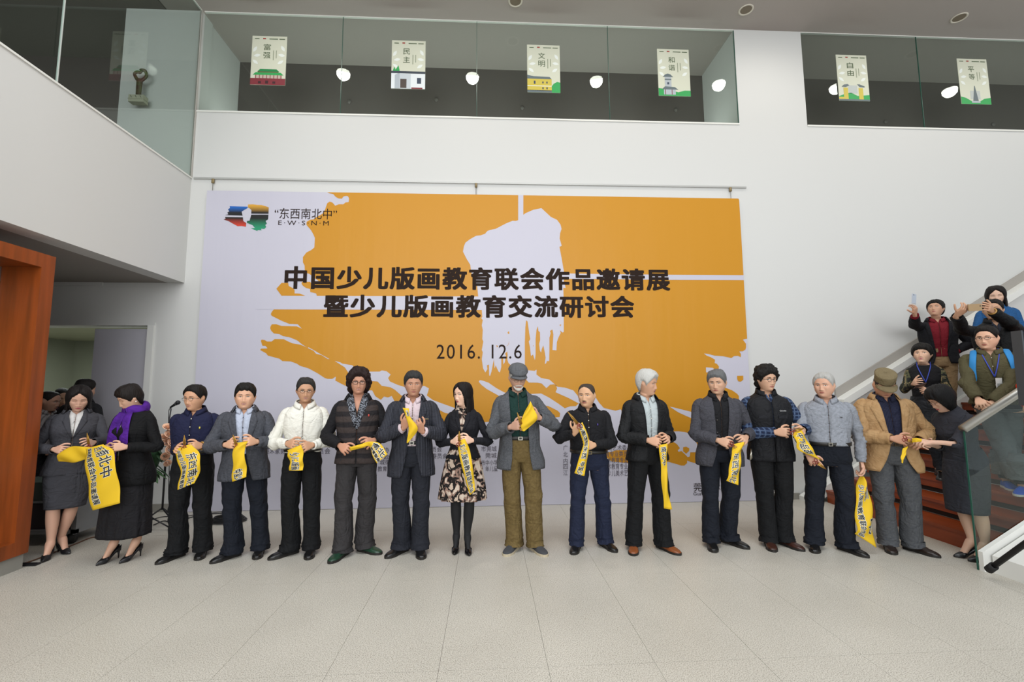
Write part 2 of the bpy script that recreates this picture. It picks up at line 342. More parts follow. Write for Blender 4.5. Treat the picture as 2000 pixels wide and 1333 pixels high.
def hand_geo(kind):
    if kind in HC: return HC[kind]
    curls = {'hold': [(58, 70, 42), (64, 72, 44), (68, 74, 46), (70, 72, 46)], 'pinch': [(38, 48, 28), (50, 60, 35), (62, 66, 40), (68, 66, 42)],
             'relax': [(14, 22, 14), (20, 28, 16), (26, 32, 18), (30, 34, 20)], 'phone': [(30, 34, 30), (32, 40, 30), (36, 44, 30), (40, 44, 30)],
             'point': [(16, 26, 12), (46, 58, 36), (58, 66, 42), (64, 66, 42)]}[kind]
    ys = [0, .024, .056, .088]; hw = [.027, .036, .043, .044]; V = []; F = []
    kn = [.079, .089, .093, .091, .085]
    top = [[0]*5 for _ in range(4)]; bot = [[0]*5 for _ in range(4)]
    for r in range(4):
        for c in range(5):
            x = -hw[r]+2*hw[r]*c/4; yy = kn[c] if r == 3 else ys[r]; zc = .004*(1-((c-2)/2)**2)
            top[r][c] = len(V); V.append((x, yy, .013+zc)); bot[r][c] = len(V); V.append((x, yy, -.015+zc))
    for r in range(3):
        for c in range(4):
            F.append((top[r][c], top[r][c+1], top[r+1][c+1], top[r+1][c])); F.append((bot[r][c], bot[r+1][c], bot[r+1][c+1], bot[r][c+1]))
        F.append((top[r][0], top[r+1][0], bot[r+1][0], bot[r][0]))
        if r != 1: F.append((top[r][4], bot[r][4], bot[r+1][4], top[r+1][4]))
    def chain(base, p, d, up, segs, rad, angs, ax):
        nonlocal V, F
        last = base
        for i, (L, a) in enumerate(zip(segs, angs)):
            a = math.radians(a); d0 = d; c, s = math.cos(a), math.sin(a)
            nd = d*c+np.cross(ax, d)*s+ax*(ax @ d)*(1-c); nu = up*c+np.cross(ax, up)*s+ax*(ax @ up)*(1-c)
            d, up = nd/np.linalg.norm(nd), nu/np.linalg.norm(nu); sd = np.cross(d, up)
            for t, rr in ((.22, rad*1.0), (.85, rad*.95)) if i < len(segs)-1 else ((.22, rad*.98), (.7, rad*.92), (1.0, rad*.62)):
                q = p+d*L*t; n0 = len(V)
                V += [tuple(q-sd*rr+up*rr), tuple(q+sd*rr+up*rr), tuple(q+sd*rr-up*rr), tuple(q-sd*rr-up*rr)]
                new = [n0, n0+1, n0+2, n0+3]
                for k in range(4): F.append((last[k], last[(k+1) % 4], new[(k+1) % 4], new[k]))
                last = new
            p = p+d*L; rad *= .93
        F.append(tuple(last))
    lens = [(.028, .017, .015), (.035, .023, .018), (.038, .025, .018), (.034, .021, .017)]
    for c in range(4):
        b = [top[3][c], top[3][c+1], bot[3][c+1], bot[3][c]]; p = np.mean([V[k] for k in b], 0)
        sp = math.radians([9, 3, -2, -7][c])*-1; d = H([math.sin(-sp)*-1, math.cos(sp), 0]); d /= np.linalg.norm(d)
        chain(b, p, d, H([0, 0, 1]), lens[c], .0098 if c else .0088, curls[3-c], H([-1, 0, 0]))
    b = [top[1][4], top[2][4], bot[2][4], bot[1][4]]; p = np.mean([V[k] for k in b], 0)
    d = H([.72, .62, -.32]); d /= np.linalg.norm(d); up = H([0, 0, 1.]); up = up-(up @ d)*d; up /= np.linalg.norm(up)
    clo = {'hold': (0, 34, 28), 'pinch': (0, 30, 22), 'relax': (0, 16, 10), 'phone': (0, 10, 14), 'point': (0, 30, 22)}[kind]
    ax = H([-.25, .55, .55]); ax /= np.linalg.norm(ax)
    chain(b, p, d, up, (.034, .030, .024), .0115, clo, ax)
    P, Q, loop = catmull(V, F, 2); HC[kind] = (P, Q, loop); return HC[kind]

# ---------------------------------------------------------------- people: bodies and clothes
TP = H([(1.456,.058,.046,-.060,-.022),(1.440,.068,.050,-.070,-.020),(1.424,.088,.056,-.080,-.014),(1.405,.118,.066,-.090,-.009),(1.380,.148,.080,-.097,-.002),(1.345,.168,.096,-.103,0),
        (1.29,.176,.112,-.108,0),(1.22,.177,.118,-.108,0),(1.12,.160,.114,-.099,0),(1.02,.156,.112,-.097,0),(.94,.162,.113,-.108,0),(.86,.174,.112,-.120,0),(.80,.176,.106,-.118,0),(.70,.176,.10,-.112,0),(.5,.176,.10,-.112,0)])
class Person: pass
def person(label, cat='person', **k):
    P = Person(); P.__dict__.update(dict(z0=0., face=0., hyaw=0., hpitch=0., hroll=0., girth=1., belly=0., fem=False, lean=0., skin='B8866A', hair='short', haircol='14110F',
        smile=.3, teeth=False, eyes='open', hands=[('hold',), ('hold',)], fwd=(.27, .27), out=(.5, .5), thick=1., jaw=1., chub=0., hs=1., fy=(-22, 22), hdy=0., brow=None, arms=True, part=0.)); P.__dict__.update(k)
    fR, fL = P.feet; zz = P.z0
    A = onfloor(*fR, zz) if len(fR) == 2 else H(fR); B = onfloor(*fL, zz) if len(fL) == 2 else H(fL)
    if 'yfix' in k: A = at(fR[0], fR[1], P.yfix); B = at(fL[0], fL[1], P.yfix); A[2] = B[2] = zz
    P.fR, P.fL = A, B; base = (A+B)/2; base[2] = zz; base[1] += .03; P.base = base
    if 'by' in k: base[1] = P.by
    va = math.degrees(math.atan2(-base[0], base[1]-CAM[1]))      # poses are noted as seen from the front of the hall; turn each one by its own bearing
    P.hyaw += va*.92; P.face += va*.85; P.fy = tuple(q+va*.85 for q in P.fy)
    hp = at(P.head[0], P.head[1], base[1]+P.hdy); 
    P.h = P.height if 'height' in k else hp[2]-zz
    lf = math.sin(P.lean)
    s = P.h/1.70; P.s = s; P.sway = hp[0]-base[0]
    root = empty('person', base, label, cat, P.group if 'group' in k else None); P.root = root
    fa = math.radians(P.face); fwd = H([math.sin(fa), -math.cos(fa), 0]); left = H([math.cos(fa), math.sin(fa), 0]); P.fwd_, P.left = fwd, left
    zb = .95*s; lean = math.radians(P.lean); lx = (fwd[0])*math.sin(lean)*(.6*s)   # lean already counted in the sway
    def tw(x, y, z, lx_=None):
        x, y, z = [np.asarray(a, float) for a in (x, y, z)]
        u = np.clip(z-zb, 0, None); y2 = y+u*math.sin(lean); z2 = z-u*(1-math.cos(lean))
        y2 = np.where(z > zb, y*math.cos(lean)+u*math.sin(lean), y); z2 = np.where(z > zb, zb+u*math.cos(lean)-y*math.sin(lean), z)
        sw = (P.sway-lx)*np.clip(z/(P.h), 0, 1)**1.0
        out = np.empty(np.broadcast(x, y, z).shape+(3,))
        for c in range(3): out[..., c] = base[c]+left[c]*x+fwd[c]*y2+(z2 if c == 2 else 0)
        out[..., 0] += sw; return out
    P.tw = tw
    def prof(z):
        z = np.asarray(z, float); Z = TP[::-1, 0]; r = [np.interp(z, Z, TP[::-1, c]) for c in (1, 2, 3, 4)]
        gk = sstep(1.44-z, 0, .06); G = 1+(P.girth-1)*gk; hw, yf, yb, ti = r
        bel = P.belly*g(z-1.02, .13)
        if P.fem: hw = hw*(1-.09*gk); hw = hw*(1-.10*g(z-1.08, .10)); yf = yf*.92+.022*g(z-1.235, .055); yb = yb*.93; hw = hw+.012*g(z-.86, .10)
        return hw*G*(.5+.5*G*0+.5), yf*G+bel, yb*(1+(G-1)*.8), ti
    P.prof = prof
    def ring(z, off, ph, e=2.35, waist=0.):
        hw, yf, yb, ti = prof(z); c, sn = np.cos(ph), np.sin(ph); p = 2/e
        x = (hw+off)*np.sign(sn)*np.abs(sn)**p; y = np.where(c > 0, yf+off, -yb+off)*np.sign(c)*np.abs(c)**p
        return x, y, z+ti*c
    P.ring = ring
    def folds(loc, amp, seed=0, freq=9):   # soft creases, stronger low on the trunk
        return amp*(wob(loc, freq, seed, (1, 1, 1.5))*.7+wob(loc, freq*2.3, seed+3, (.8, .8, 1.6))*.35)
    P.seed = int(abs(base[0]*37+base[1]*11)) % 9
    def trunk(z_top, z_bot, off, opening=None, rows=40, cols=56, thick=.007, amp=.004, flare=0., e=2.35):
        Z = np.concatenate([np.linspace(z_top, 1.34, 12, endpoint=False), np.linspace(1.34, z_bot, rows-12)]) if z_top > 1.36 else np.linspace(z_top, z_bot, rows)
        r = len(Z); wrap = opening is None; G2 = []
        for inn in (0, -thick):
            A = np.zeros((r, cols, 3))
            for i, z in enumerate(Z):
                o = off+inn+flare*sstep(1.0-z, 0, 1.0-z_bot+1e-6)
                if wrap: ph = np.linspace(0, 2*math.pi, cols, endpoint=False)
                else:
                    ew = max(opening(z), .001); hw = prof(z)[0]+o; sn = min(.97, (ew/hw)**(e/2)); p0 = math.asin(sn); ph = np.linspace(p0, 2*math.pi-p0, cols)
                x, y, zz_ = ring(z, o, ph, e); A[i] = np.stack([x, y, np.broadcast_to(zz_, x.shape)], -1)
            loc = A.reshape(-1, 3); d = folds(loc, amp*1.0, P.seed).reshape(r, cols)*(.35+sstep(1.3-A[..., 2], 0, .3))
            n = A.copy(); n[..., 2] = 0; n /= np.linalg.norm(n, axis=-1)[..., None]+1e-9
            A = A+n*d[..., None]; G2.append(tw(A[..., 0]*s, A[..., 1]*s, A[..., 2]*s)-base)
        if wrap:
            n = r*cols; f = grid_faces(r, cols, True); f2 = [tuple(q+n for q in k_[::-1]) for k_ in f]
            e1 = [(j, (j+1) % cols, (j+1) % cols+n, j+n) for j in range(cols)]; o_ = (r-1)*cols
            e2 = [(o_+j, o_+(j+1) % cols, o_+(j+1) % cols+n, o_+j+n) for j in range(cols)]
            return np.concatenate([G2[0].reshape(-1, 3), G2[1].reshape(-1, 3)]), f+f2+e1+e2
        return closed_sheet(G2[0], G2[1])
    P.trunk = trunk
    def sp(x, z, off):      # point on the front of the trunk at sideways x
        hw, yf, yb, ti = prof(z); sn = np.clip(np.abs(x)/(hw+off), 0, 1)**(2.35/2); c = np.sqrt(np.clip(1-sn**2, 0, 1))
        y = (yf+off)*c**(2/2.35); return tw(x*s, y*s, (z+ti*c)*s)-base
    P.sp = sp
    # arms by two-bone reach
    P.arm = []
    for i, sd in enumerate((-1, 1)):
        hwS = prof(1.36)[0]; S = tw(sd*(hwS+.004)*s, -.012*s, 1.338*s)
        h = P.hands[i]; tgt = None
        if len(h) > 1:
            tgt = at(h[1], h[2], base[1]-P.fwd[i]) if len(h) < 4 or h[3] is None else H(h[3])
        up_l, fo_l, ha = .285*s, .245*s, .078*s
        if tgt is None: tgt = tw(sd*(hwS+.03)*s, .03*s, .78*s)
        hint = left*sd*P.out[i]*1.2+H([0, 0, -1.0])-fwd*.35
        if len(h) > 4 and h[4] is not None: hint = H(h[4])
        hd = tgt-S; W = tgt-hd/np.linalg.norm(hd)*ha
        for _ in range(4):
            v = W-S; L = np.linalg.norm(v); mx = (up_l+fo_l)*.985
            if L > mx: sc = L/mx; u2, f2 = up_l*sc, fo_l*sc
            else: u2, f2 = up_l, fo_l
            v /= L; a = (u2*u2-f2*f2+L*L)/(2*L); hh = math.sqrt(max(u2*u2-a*a, 0)); pp = hint-(hint @ v)*v; pp /= np.linalg.norm(pp)
            E = S+v*a+pp*hh; d = tgt-E; d /= np.linalg.norm(d)
            if len(h) > 5 and h[5] is not None: d = d*.4+H(h[5])*.9; d /= np.linalg.norm(d)
            W = tgt-d*ha
        nrm = (fwd*1.0+H([0, 0, .25])) if not (len(h) > 6 and h[6] is not None) else H(h[6])
        nrm = nrm-(nrm @ d)*d; nrm /= np.linalg.norm(nrm)
        P.arm.append(dict(S=S, E=E, W=W, T=tgt, d=d, n=nrm, side=sd, kind=h[0]))
    # legs
    P.leg = []
    for i, (sd, ft) in enumerate(((-1, A), (1, B))):
        ya = math.radians(P.fy[i]); toe = H([math.sin(ya), -math.cos(ya), 0]); hip = tw(sd*.088*s*P.girth, -.005, .90*s)
        an = ft-toe*.055*s; an = H([an[0], an[1], zz+(.085*s)]); kn = (hip+an)/2+toe*.02*s+H([0, 0, .03*s])
        P.leg.append(dict(hip=hip, knee=kn, ankle=an, toe=toe, foot=H([ft[0], ft[1], zz]), side=sd))
    build_body(P)
    return P
def build_body(P):
    s, base, tw = P.s, P.base, P.tw; V0, zm = face_head(P.fem, P.smile, P.jaw, P.chub); nr = V0.shape[0]
    hs = P.hs*.99; a = math.radians(P.hyaw); pt = math.radians(P.hpitch); ro = math.radians(P.hroll)
    fwd = H([math.sin(a), -math.cos(a), 0]); left = H([math.cos(a), math.sin(a), 0]); up = H([0, 0, 1.])
    f2 = fwd*math.cos(pt)-up*math.sin(pt); u2 = up*math.cos(pt)+fwd*math.sin(pt)
    l3 = left*math.cos(ro)+u2*math.sin(ro); u3 = u2*math.cos(ro)-left*math.sin(ro)
    piv = H([0, -.015, .045]); pw = tw(0, .0, (P.h-(.2255+.014-.045)*hs))
    P.pw = pw
    def hd(q): q = (np.asarray(q, float)-piv)*hs; return pw+q[..., :1]*l3+q[..., 1:2]*f2+q[..., 2:3]*u3-base
    P.hd = hd; P.V0 = V0
    sk3 = [int(P.skin[i:i+2], 16)/255 for i in (0, 2, 4)]; sk3 = [v+(1-v)*k_ for v, k_ in zip(sk3, (.22, .17, .15))]
    skin = mat('skin_'+P.skin, sk3, .55, sss=.12, bump=(220, .12, .001), spec=.35)
    lipm = mat('lips_'+('f' if P.fem else 'm'), 'A8505A' if P.fem else '9A5C50', .45)
    tooth = mat('teeth', 'C9BFB2', .4)
    mb = MB(); HV = hd(V0).reshape(-1, 3); f = grid_faces(nr, NS, True); mm = []
    cen = V0.reshape(-1, 3)[np.array(f)].mean(1); zmf = zm.reshape(-1)[np.array(f)].mean(1)
    for c, z0_ in zip(cen, zmf):
        dz = c[2]-z0_; ax = abs(c[0]); L = c[1] > .05 and ax < .0245 and (-.0095*(1-(ax/.025)**2) < dz < .0075*(1-(ax/.0255)**1.5))
        mm.append(lipm if L else skin)
    f.append(tuple(range(NS))[::-1]); mm.append(skin)
    mb.add(HV, f, np.array(mm, dtype=object)); last = (nr-1)*NS
    # neck and trunk continue the same rings
    dyaw = math.radians(P.hyaw-P.face); rings = []
    ph2 = PH-0.0
    first = HV[last:last+NS]
    Zs = [1.452, 1.436, 1.415, 1.39, 1.35, 1.28, 1.18, 1.08, .98, .90, .84, .80]
    tr = []
    for z in Zs:
        x, y, z2 = P.ring(z, -.012, ph2); tr.append(tw(x*s, y*s, z2*s)-base)
    x, y, z2 = P.ring(1.452, -.014, ph2+dyaw*.6); t0 = tw(x*s, y*s, z2*s)-base
    for t in (.25, .5, .75): rings.append(first*(1-t)+t0*t)
    rings += tr; R = np.concatenate(rings); o = mb.add(R, grid_faces(len(rings), NS, True), skin)
    for q in [(last+j, last+(j+1) % NS, o+(j+1) % NS, o+j) for j in range(NS)]: mb.f.append(q); mb.m.append(mb.mi(skin))
    e = o+(len(rings)-1)*NS; mb.f.append(tuple(range(e, e+NS))); mb.m.append(mb.mi(skin))
    def stitch(ringidx, row, col):
        rows0 = o+(3+row)*NS; q = (rows0+col, rows0+(col+1) % NS, rows0+NS+(col+1) % NS, rows0+NS+col)
        k = mb.f.index(q); mb.f.pop(k); mb.m.pop(k)
        allv = np.concatenate(mb.v); rp = allv[ringidx]; qp = allv[list(q)]; n = len(ringidx)
        # nearest pairing kept in order round the ring
        c = rp.mean(0); best = None
        for dirn in (1, -1):
            for st in range(0, n, 2):
                cost = sum(np.sum((rp[(st+dirn*(k_*n//4)) % n]-qp[k_])**2) for k_ in range(4))
                if best is None or cost < best[0]: best = (cost, st, dirn)
        _, st, dirn = best; kk = 0
        for j in range(n):
            a_, b_ = ringidx[(st+dirn*j) % n], ringidx[(st+dirn*(j+1)) % n]; kq = min(3, (j*4)//n)
            mb.f.append((a_, b_, q[kq])); mb.m.append(mb.mi(skin))
            if (j+1)*4//n != kq:
                mb.f.append((b_, q[(kq+1) % 4], q[kq])); mb.m.append(mb.mi(skin))
    # arms with hands
    if P.arms:
      for A in P.arm:
        Pp, Qq, loop = hand_geo(A['kind']); Pp = Pp.copy(); hsz = s*(.93 if P.fem else 1.0); Q = Qq
        if A['side'] < 0: Pp[:, 0] *= -1
        Y, Z = A['d'], A['n']; X = np.cross(Y, Z); W = A['W']
        hp = W+(Pp[:, :1]*X+Pp[:, 1:2]*Y+Pp[:, 2:]*Z)*hsz-base
        A['hv'] = hp; oh = mb.add(hp, Q, skin)
        path = smoothpath([A['S'], A['S']*.5+A['E']*.5, A['E'], A['E']*.5+A['W']*.5, A['W']-Y*.012], 14)-base
        rad = np.interp(np.linspace(0, 1, 14), [0, .25, .5, .62, .85, 1], [.028, .030, .026, .026, .025, .025])*s*(.88 if P.fem else 1)
        v, fq = sweep(path, np.stack([rad, rad*.92], 1), 40, False, up=Z); oa = mb.add(v, fq, skin)
        # bridge wrist
        lr = [oa+13*40+j for j in range(40)]; hl = [oh+k for k in loop]
        allv = np.concatenate(mb.v); a_ = allv[lr]; b_ = allv[hl]; best = None; n = min(len(hl), 40)
        for dirn in (1, -1):
            for st in range(n):
                idx = [(st+dirn*j) % n for j in range(n)]; c_ = np.sum((a_[:n]-b_[idx])**2)
                if best is None or c_ < best[0]: best = (c_, idx)
        idx = best[1]
        for j in range(40): mb.f.append((lr[j], lr[(j+1) % 40], hl[idx[(j+1) % n]], hl[idx[j]])); mb.m.append(mb.mi(skin))
        col = int(np.argmin(np.abs((PH-A['side']*math.pi/2)))); stitch([oa+j for j in range(40)], 4, col)
    # legs with feet
    for Lg in P.leg:
        hip, kn, an, toe = Lg['hip'], Lg['knee'], Lg['ankle'], Lg['toe']
        heel = getattr(P, 'heel', 0.)*s
        ank = an+H([0, 0, heel]); ball = Lg['foot']+toe*.045*s+H([0, 0, .018*s]); tip = Lg['foot']+toe*.078*s+H([0, 0, .012*s])
        ins = ank*.55+ball*.45+H([0, 0, .010*s])
        calf = kn*.62+an*.38-toe*.012*s
        path = smoothpath([hip, hip*.5+kn*.5, kn, calf, ank+H([0, 0, .05*s])-toe*.004*s, ank+toe*.012*s, ins, ball, tip], 34)-base
        rr = smoothpath([(a_, a_, 0) for a_ in (.080, .074, .056, .056, .036, .040, .034, .028, .010)], 34)[:, 0]*s*(.95 if P.fem else 1)
        flat = heel == 0
        if flat: path = smoothpath([hip, hip*.5+kn*.5, kn, calf, ank+H([0, 0, .05*s]), ank+H([0, 0, -.015*s])+toe*.0, ank+H([0, 0, -.030*s])+toe*.015*s], 34)-base; rr = np.minimum(rr, np.interp(np.linspace(0, 1, 34), [0, .5, .7, 1], [1, .06, .034, .022])*s)
        v, fq = sweep(path, np.stack([rr, rr*(1 if flat else np.interp(np.linspace(0, 1, 34), [0, .7, .85, 1], [1, 1, .62, .6]))], 1), 24, True, up=H([0, 0, 1])+toe*.01)
        fq = [q for q in fq if len(q) == 4 or q[0] != 23]
        ol = mb.add(v, fq, MC.get(P.legmat, skin) if hasattr(P, 'legmat') else skin)
        col = int(np.argmin(np.abs((PH-Lg['side']*math.pi/2)))); stitch([ol+j for j in range(24)], 9, col)
    body = mb.build('body', None, P.root)
    if P.teeth:
        tm = MB(); xs = np.linspace(-.0165, .0165, 9); q = []
        for k_ in (.0026, -.0034): q += [hd(H([x_, srf(V0, x_, .047)+.0012-.25*abs(x_)*.1, (.0450+P.smile*.010*(x_/.026)**2)+k_*(1-(x_/.0185)**2)])) for x_ in xs]
        tm.add(np.array(q), [(i, i+1, i+10, i+9) for i in range(8)], tooth); tm.build('teeth', None, P.root, fix=False)
    # eyes, brows
    ew = mat('eye_white', 'D8CEC4', .3); ir = mat('iris', '1C1210', .2); lash = mat('lashes', '221814', .8)
    hm = mat('hair_'+P.haircol, P.haircol, .6, bump=(150, 1.0, .006), bstretch=(1, 1, .12), spec=.22)
    P.hm = hm
    for sd in (-1, 1):
        e = MB(); x0 = sd*.0315; z0_ = .1145; y0 = srf(V0, x0, z0_)
        t = np.linspace(-1, 1, 9)
        def lid(zoff, arch, dy, n_=9, w_=.0155): return [hd(H([x0+q*w_, srf(V0, x0+q*w_*.9, z0_)+dy, z0_+zoff+arch*(1-q*q)])) for q in t]
        if P.eyes == 'open' or P.eyes == 'narrow':
            op = .0050 if P.eyes == 'open' else .0028
            A_ = lid(0, op, .0012); B_ = lid(0, -op*.8, .0012); n0 = e.add(np.array(A_+B_), [(i, i+1, i+10, i+9) for i in range(8)], ew)
            ci = hd(H([x0, y0+.0022, z0_+.0005])); rx = .0052; ring_ = [ci]+[hd(H([x0+rx*math.cos(q), y0+.0028, z0_+.0005+min(op, rx)*math.sin(q)])) for q in np.linspace(0, 2*math.pi, 12, endpoint=False)]
            e.add(np.array(ring_), [(0, 1+i, 1+(i+1) % 12) for i in range(12)], ir)
            e.tube(np.array(lid(0, op, .0018)), .0011, lash, 5)
            if not P.fem: pass
        else: e.tube(np.array(lid(-.002, -.003, .0015)), .0011, lash, 5)
        if P.fem and P.eyes == 'open': e.tube(np.array(lid(.001, .0055, .0018)), .0012, lash, 5)
        e.build('eye', None, P.root, fix=False)
        b = MB(); xs = np.linspace(.014, .049, 9)*sd; pts = [hd(H([q, srf(V0, q, .136)+.0012, .1335+.004*math.sin((abs(q)-.014)/.035*2.4)])) for q in xs]
        b.tube(np.array(pts), np.interp(np.arange(9), [0, 3, 8], [.0024, .0026, .0012])*(.7 if P.fem else 1), mat('brow_'+(P.brow or P.haircol), P.brow or P.haircol, .9), 6); b.build('eyebrow', None, P.root)
    if P.hair:
        for st in ([P.hair] if isinstance(P.hair, str) else P.hair[:1]):
            v, f = hair_shell(st, P.thick, P.seed, P.part); m_ = MB(); m_.add(hd(v), f, hm)
            if not isinstance(P.hair, str):
                v, f = hair_curtain(*P.hair[1]); m_.add(hd(v), f, hm)
            m_.build('hair', None, P.root)

def sleeve(P, mb, m, r0=.066, r1=.047, end=.97, amp=.005, extra=0., cut=None):
    for A in P.arm:
        s, base = P.s, P.base; sd = A['side']; k = P.girth**.5*(.88 if P.fem else 1)
        ins = A['S']-P.left*sd*.050*s+H([0, 0, .022*s]); wr = A['E']+(A['W']-A['E'])*end
        if cut: wr = A['E']+(A['W']-A['E'])*cut
        pts = smoothpath([ins, A['S']+H([0, 0, .004*s]), A['S']*.5+A['E']*.5, A['E'], A['E']*.5+wr*.5, wr], 34)
        # keep the elbow crisp enough
        t = np.linspace(0, 1, 34); rad = np.interp(t, [0, .10, .22, .45, .62, .8, 1], [.034, r0*.80, r0*.91, r0*.84, r0*.86, (r0+r1)/2*.92, r1*.92])*s*k+extra*s
        def fold(V, cc):
            d = V-cc; L = np.linalg.norm(d, axis=1)[:, None]+1e-9; tt = np.repeat(t, 20)
            w_ = .4+1.6*g(tt-.6, .14)+1.0*g(tt-.97, .1)
            return V+d/L*(amp*s*w_*(wob(V, 24, P.seed+sd, (1, 1, 1))+.5*np.sin(tt*95+3*wob(V, 8, 2))))[:, None]
        v, f = sweep(pts-base, np.stack([rad, rad*.97], 1), 20, False, fold=fold)
        n = len(v); vi = v[-20:]*.80+(pts[-1]-base)*.20; vi2 = vi-(A['d'])*.03*s
        f += [(n-20+j, n-20+(j+1) % 20, n+(j+1) % 20, n+j) for j in range(20)]+[(n+j, n+(j+1) % 20, n+20+(j+1) % 20, n+20+j) for j in range(20)]
        mb.add(np.concatenate([v, vi, vi2]), f, m)
def lapels(P, mb, m, opening, z_b, z_t=1.425, off=.03, wmax=.075, notch=1.335):
    for sd in (-1, 1):
        rows = 18; A = np.zeros((rows, 5, 3)); B = A.copy()
        for i in range(rows):
            z = z_b+(z_t-z_b)*i/(rows-1); t = (z-z_b)/(notch-z_b); wd = wmax*(t**.75) if z <= notch else wmax*(.80-.35*(z-notch)/(z_t-notch))
            e = opening(z)
            for j in range(5):
                x = e-.003+wd*j/4; x = min(x, P.prof(z)[0]*.93)
                A[i, j] = P.sp(sd*x, z, off+.010-.004*j/4); B[i, j] = P.sp(sd*x, z, off-.004)
        v, f = closed_sheet(A, B); mb.add(v, f, m)
def collar(P, mb, m, kind='shirt', off=.0, col_h=1.0):
    s, base = P.s, P.base
    if kind == 'shirt':
        cols = 33; ph = np.radians(np.linspace(16, 344, cols)); A = np.zeros((4, cols, 3)); B = A.copy()
        fr = np.clip(1-np.minimum(np.degrees(ph), 360-np.degrees(ph))/75, 0, 1)
        for i, (dz, do) in enumerate(((.012*col_h, .004), (.020*col_h, .010), (-.004, .020), (-.028, .030))):
            for G_, e in ((A, 0.), (B, -.004)):
                z = 1.452; x, y, zz = P.ring(z, off+do+e, ph); zz = z-.020*np.cos(ph)+dz-(fr**2)*.030*(i/3)-.012*fr*(i < 3)
                G_[i] = P.tw(x*s, (y+.012*fr*(i/3))*s, zz*s)-base
        v, f = closed_sheet(A, B); mb.add(v, f, m)
    if kind == 'jacket':
        cols = 29; ph = np.radians(np.linspace(52, 308, cols)); A = np.zeros((4, cols, 3)); B = A.copy()
        for i, (dz, do) in enumerate(((.014, .006), (.020, .014), (.0, .028), (-.030, .044))):
            for G_, e in ((A, 0.), (B, -.006)):
                x, y, zz = P.ring(1.448, off+do+e, ph); G_[i] = P.tw(x*s, y*s, (1.448-.018*np.cos(ph)+dz)*s)-base
        v, f = closed_sheet(A, B); mb.add(v, f, m)
    if kind == 'stand':
        cols = 33; ph = np.radians(np.linspace(20, 340, cols)); A = np.zeros((3, cols, 3)); B = A.copy()
        for i, (dz, do) in enumerate(((.030*col_h, .006), (.01, .010), (-.02, .018))):
            for G_, e in ((A, 0.), (B, -.006)):
                x, y, zz = P.ring(1.452, off+do+e, ph); G_[i] = P.tw(x*s, y*s, (1.452-.022*np.cos(ph)+dz)*s)-base
        v, f = closed_sheet(A, B); mb.add(v, f, m)
def buttons(P, m, zs, x=0., off=.03, r=.006, name='buttons'):
    mb = MB()
    for z in zs:
        p = P.sp(x, z, off); mb.ball(p, (r, r*.5, r), m, 8, 5)
    o = mb.build(name, None, P.root); o['kind'] = 'stuff'; return o
def shirt(P, m, hem=1.0, off=.006, neck='shirt', sl=True, amp=.004, r0=.064, name='shirt', V=.030, vz=1.395, bt=None, cut=None, flare=0., r1=.043, open_=True):
    mb = MB(); op = (lambda z: np.interp(z, [vz, 1.46], [.002, V])) if open_ else None
    v, f = P.trunk(1.452, hem, off, op, amp=amp, flare=flare); mb.add(v, f, m)
    if sl: sleeve(P, mb, m, r0, r1, amp=amp*.9, cut=cut)
    if neck: collar(P, mb, m, neck, off)
    o = mb.build(name, None, P.root)
    if bt: buttons(P, bt[0], bt[1], 0, off+.002, .0055)
    return o
def jacket(P, m, top=1.452, button=1.10, vw=.062, hem=.80, off=.028, cutaway=.03, lapel=True, coll='jacket', sl=True, amp=.005, r0=.072, r1=.052, name='jacket', wmax=.072, notch=1.335, open_w=.0, straight=False, flare=.012, colm=None, end=.95, slm=None, cut=None):
    def op(z):
        if z >= button: return open_w+np.interp(z, [button, 1.40, 1.46], [.003, vw, vw*.9])
        return open_w+.003+cutaway*((button-z)/(button-hem))**1.6
    mb = MB(); v, f = P.trunk(top, hem, off, op, amp=amp, flare=flare, thick=.008); mb.add(v, f, m)
    if sl: sleeve(P, mb, slm or m, r0, r1, amp=amp*.9, end=end, cut=cut)
    if lapel: lapels(P, mb, m, op, button, off=off, wmax=wmax, notch=notch)
    if coll: collar(P, mb, colm or m, coll, off*.75)
    return mb.build(name, None, P.root)
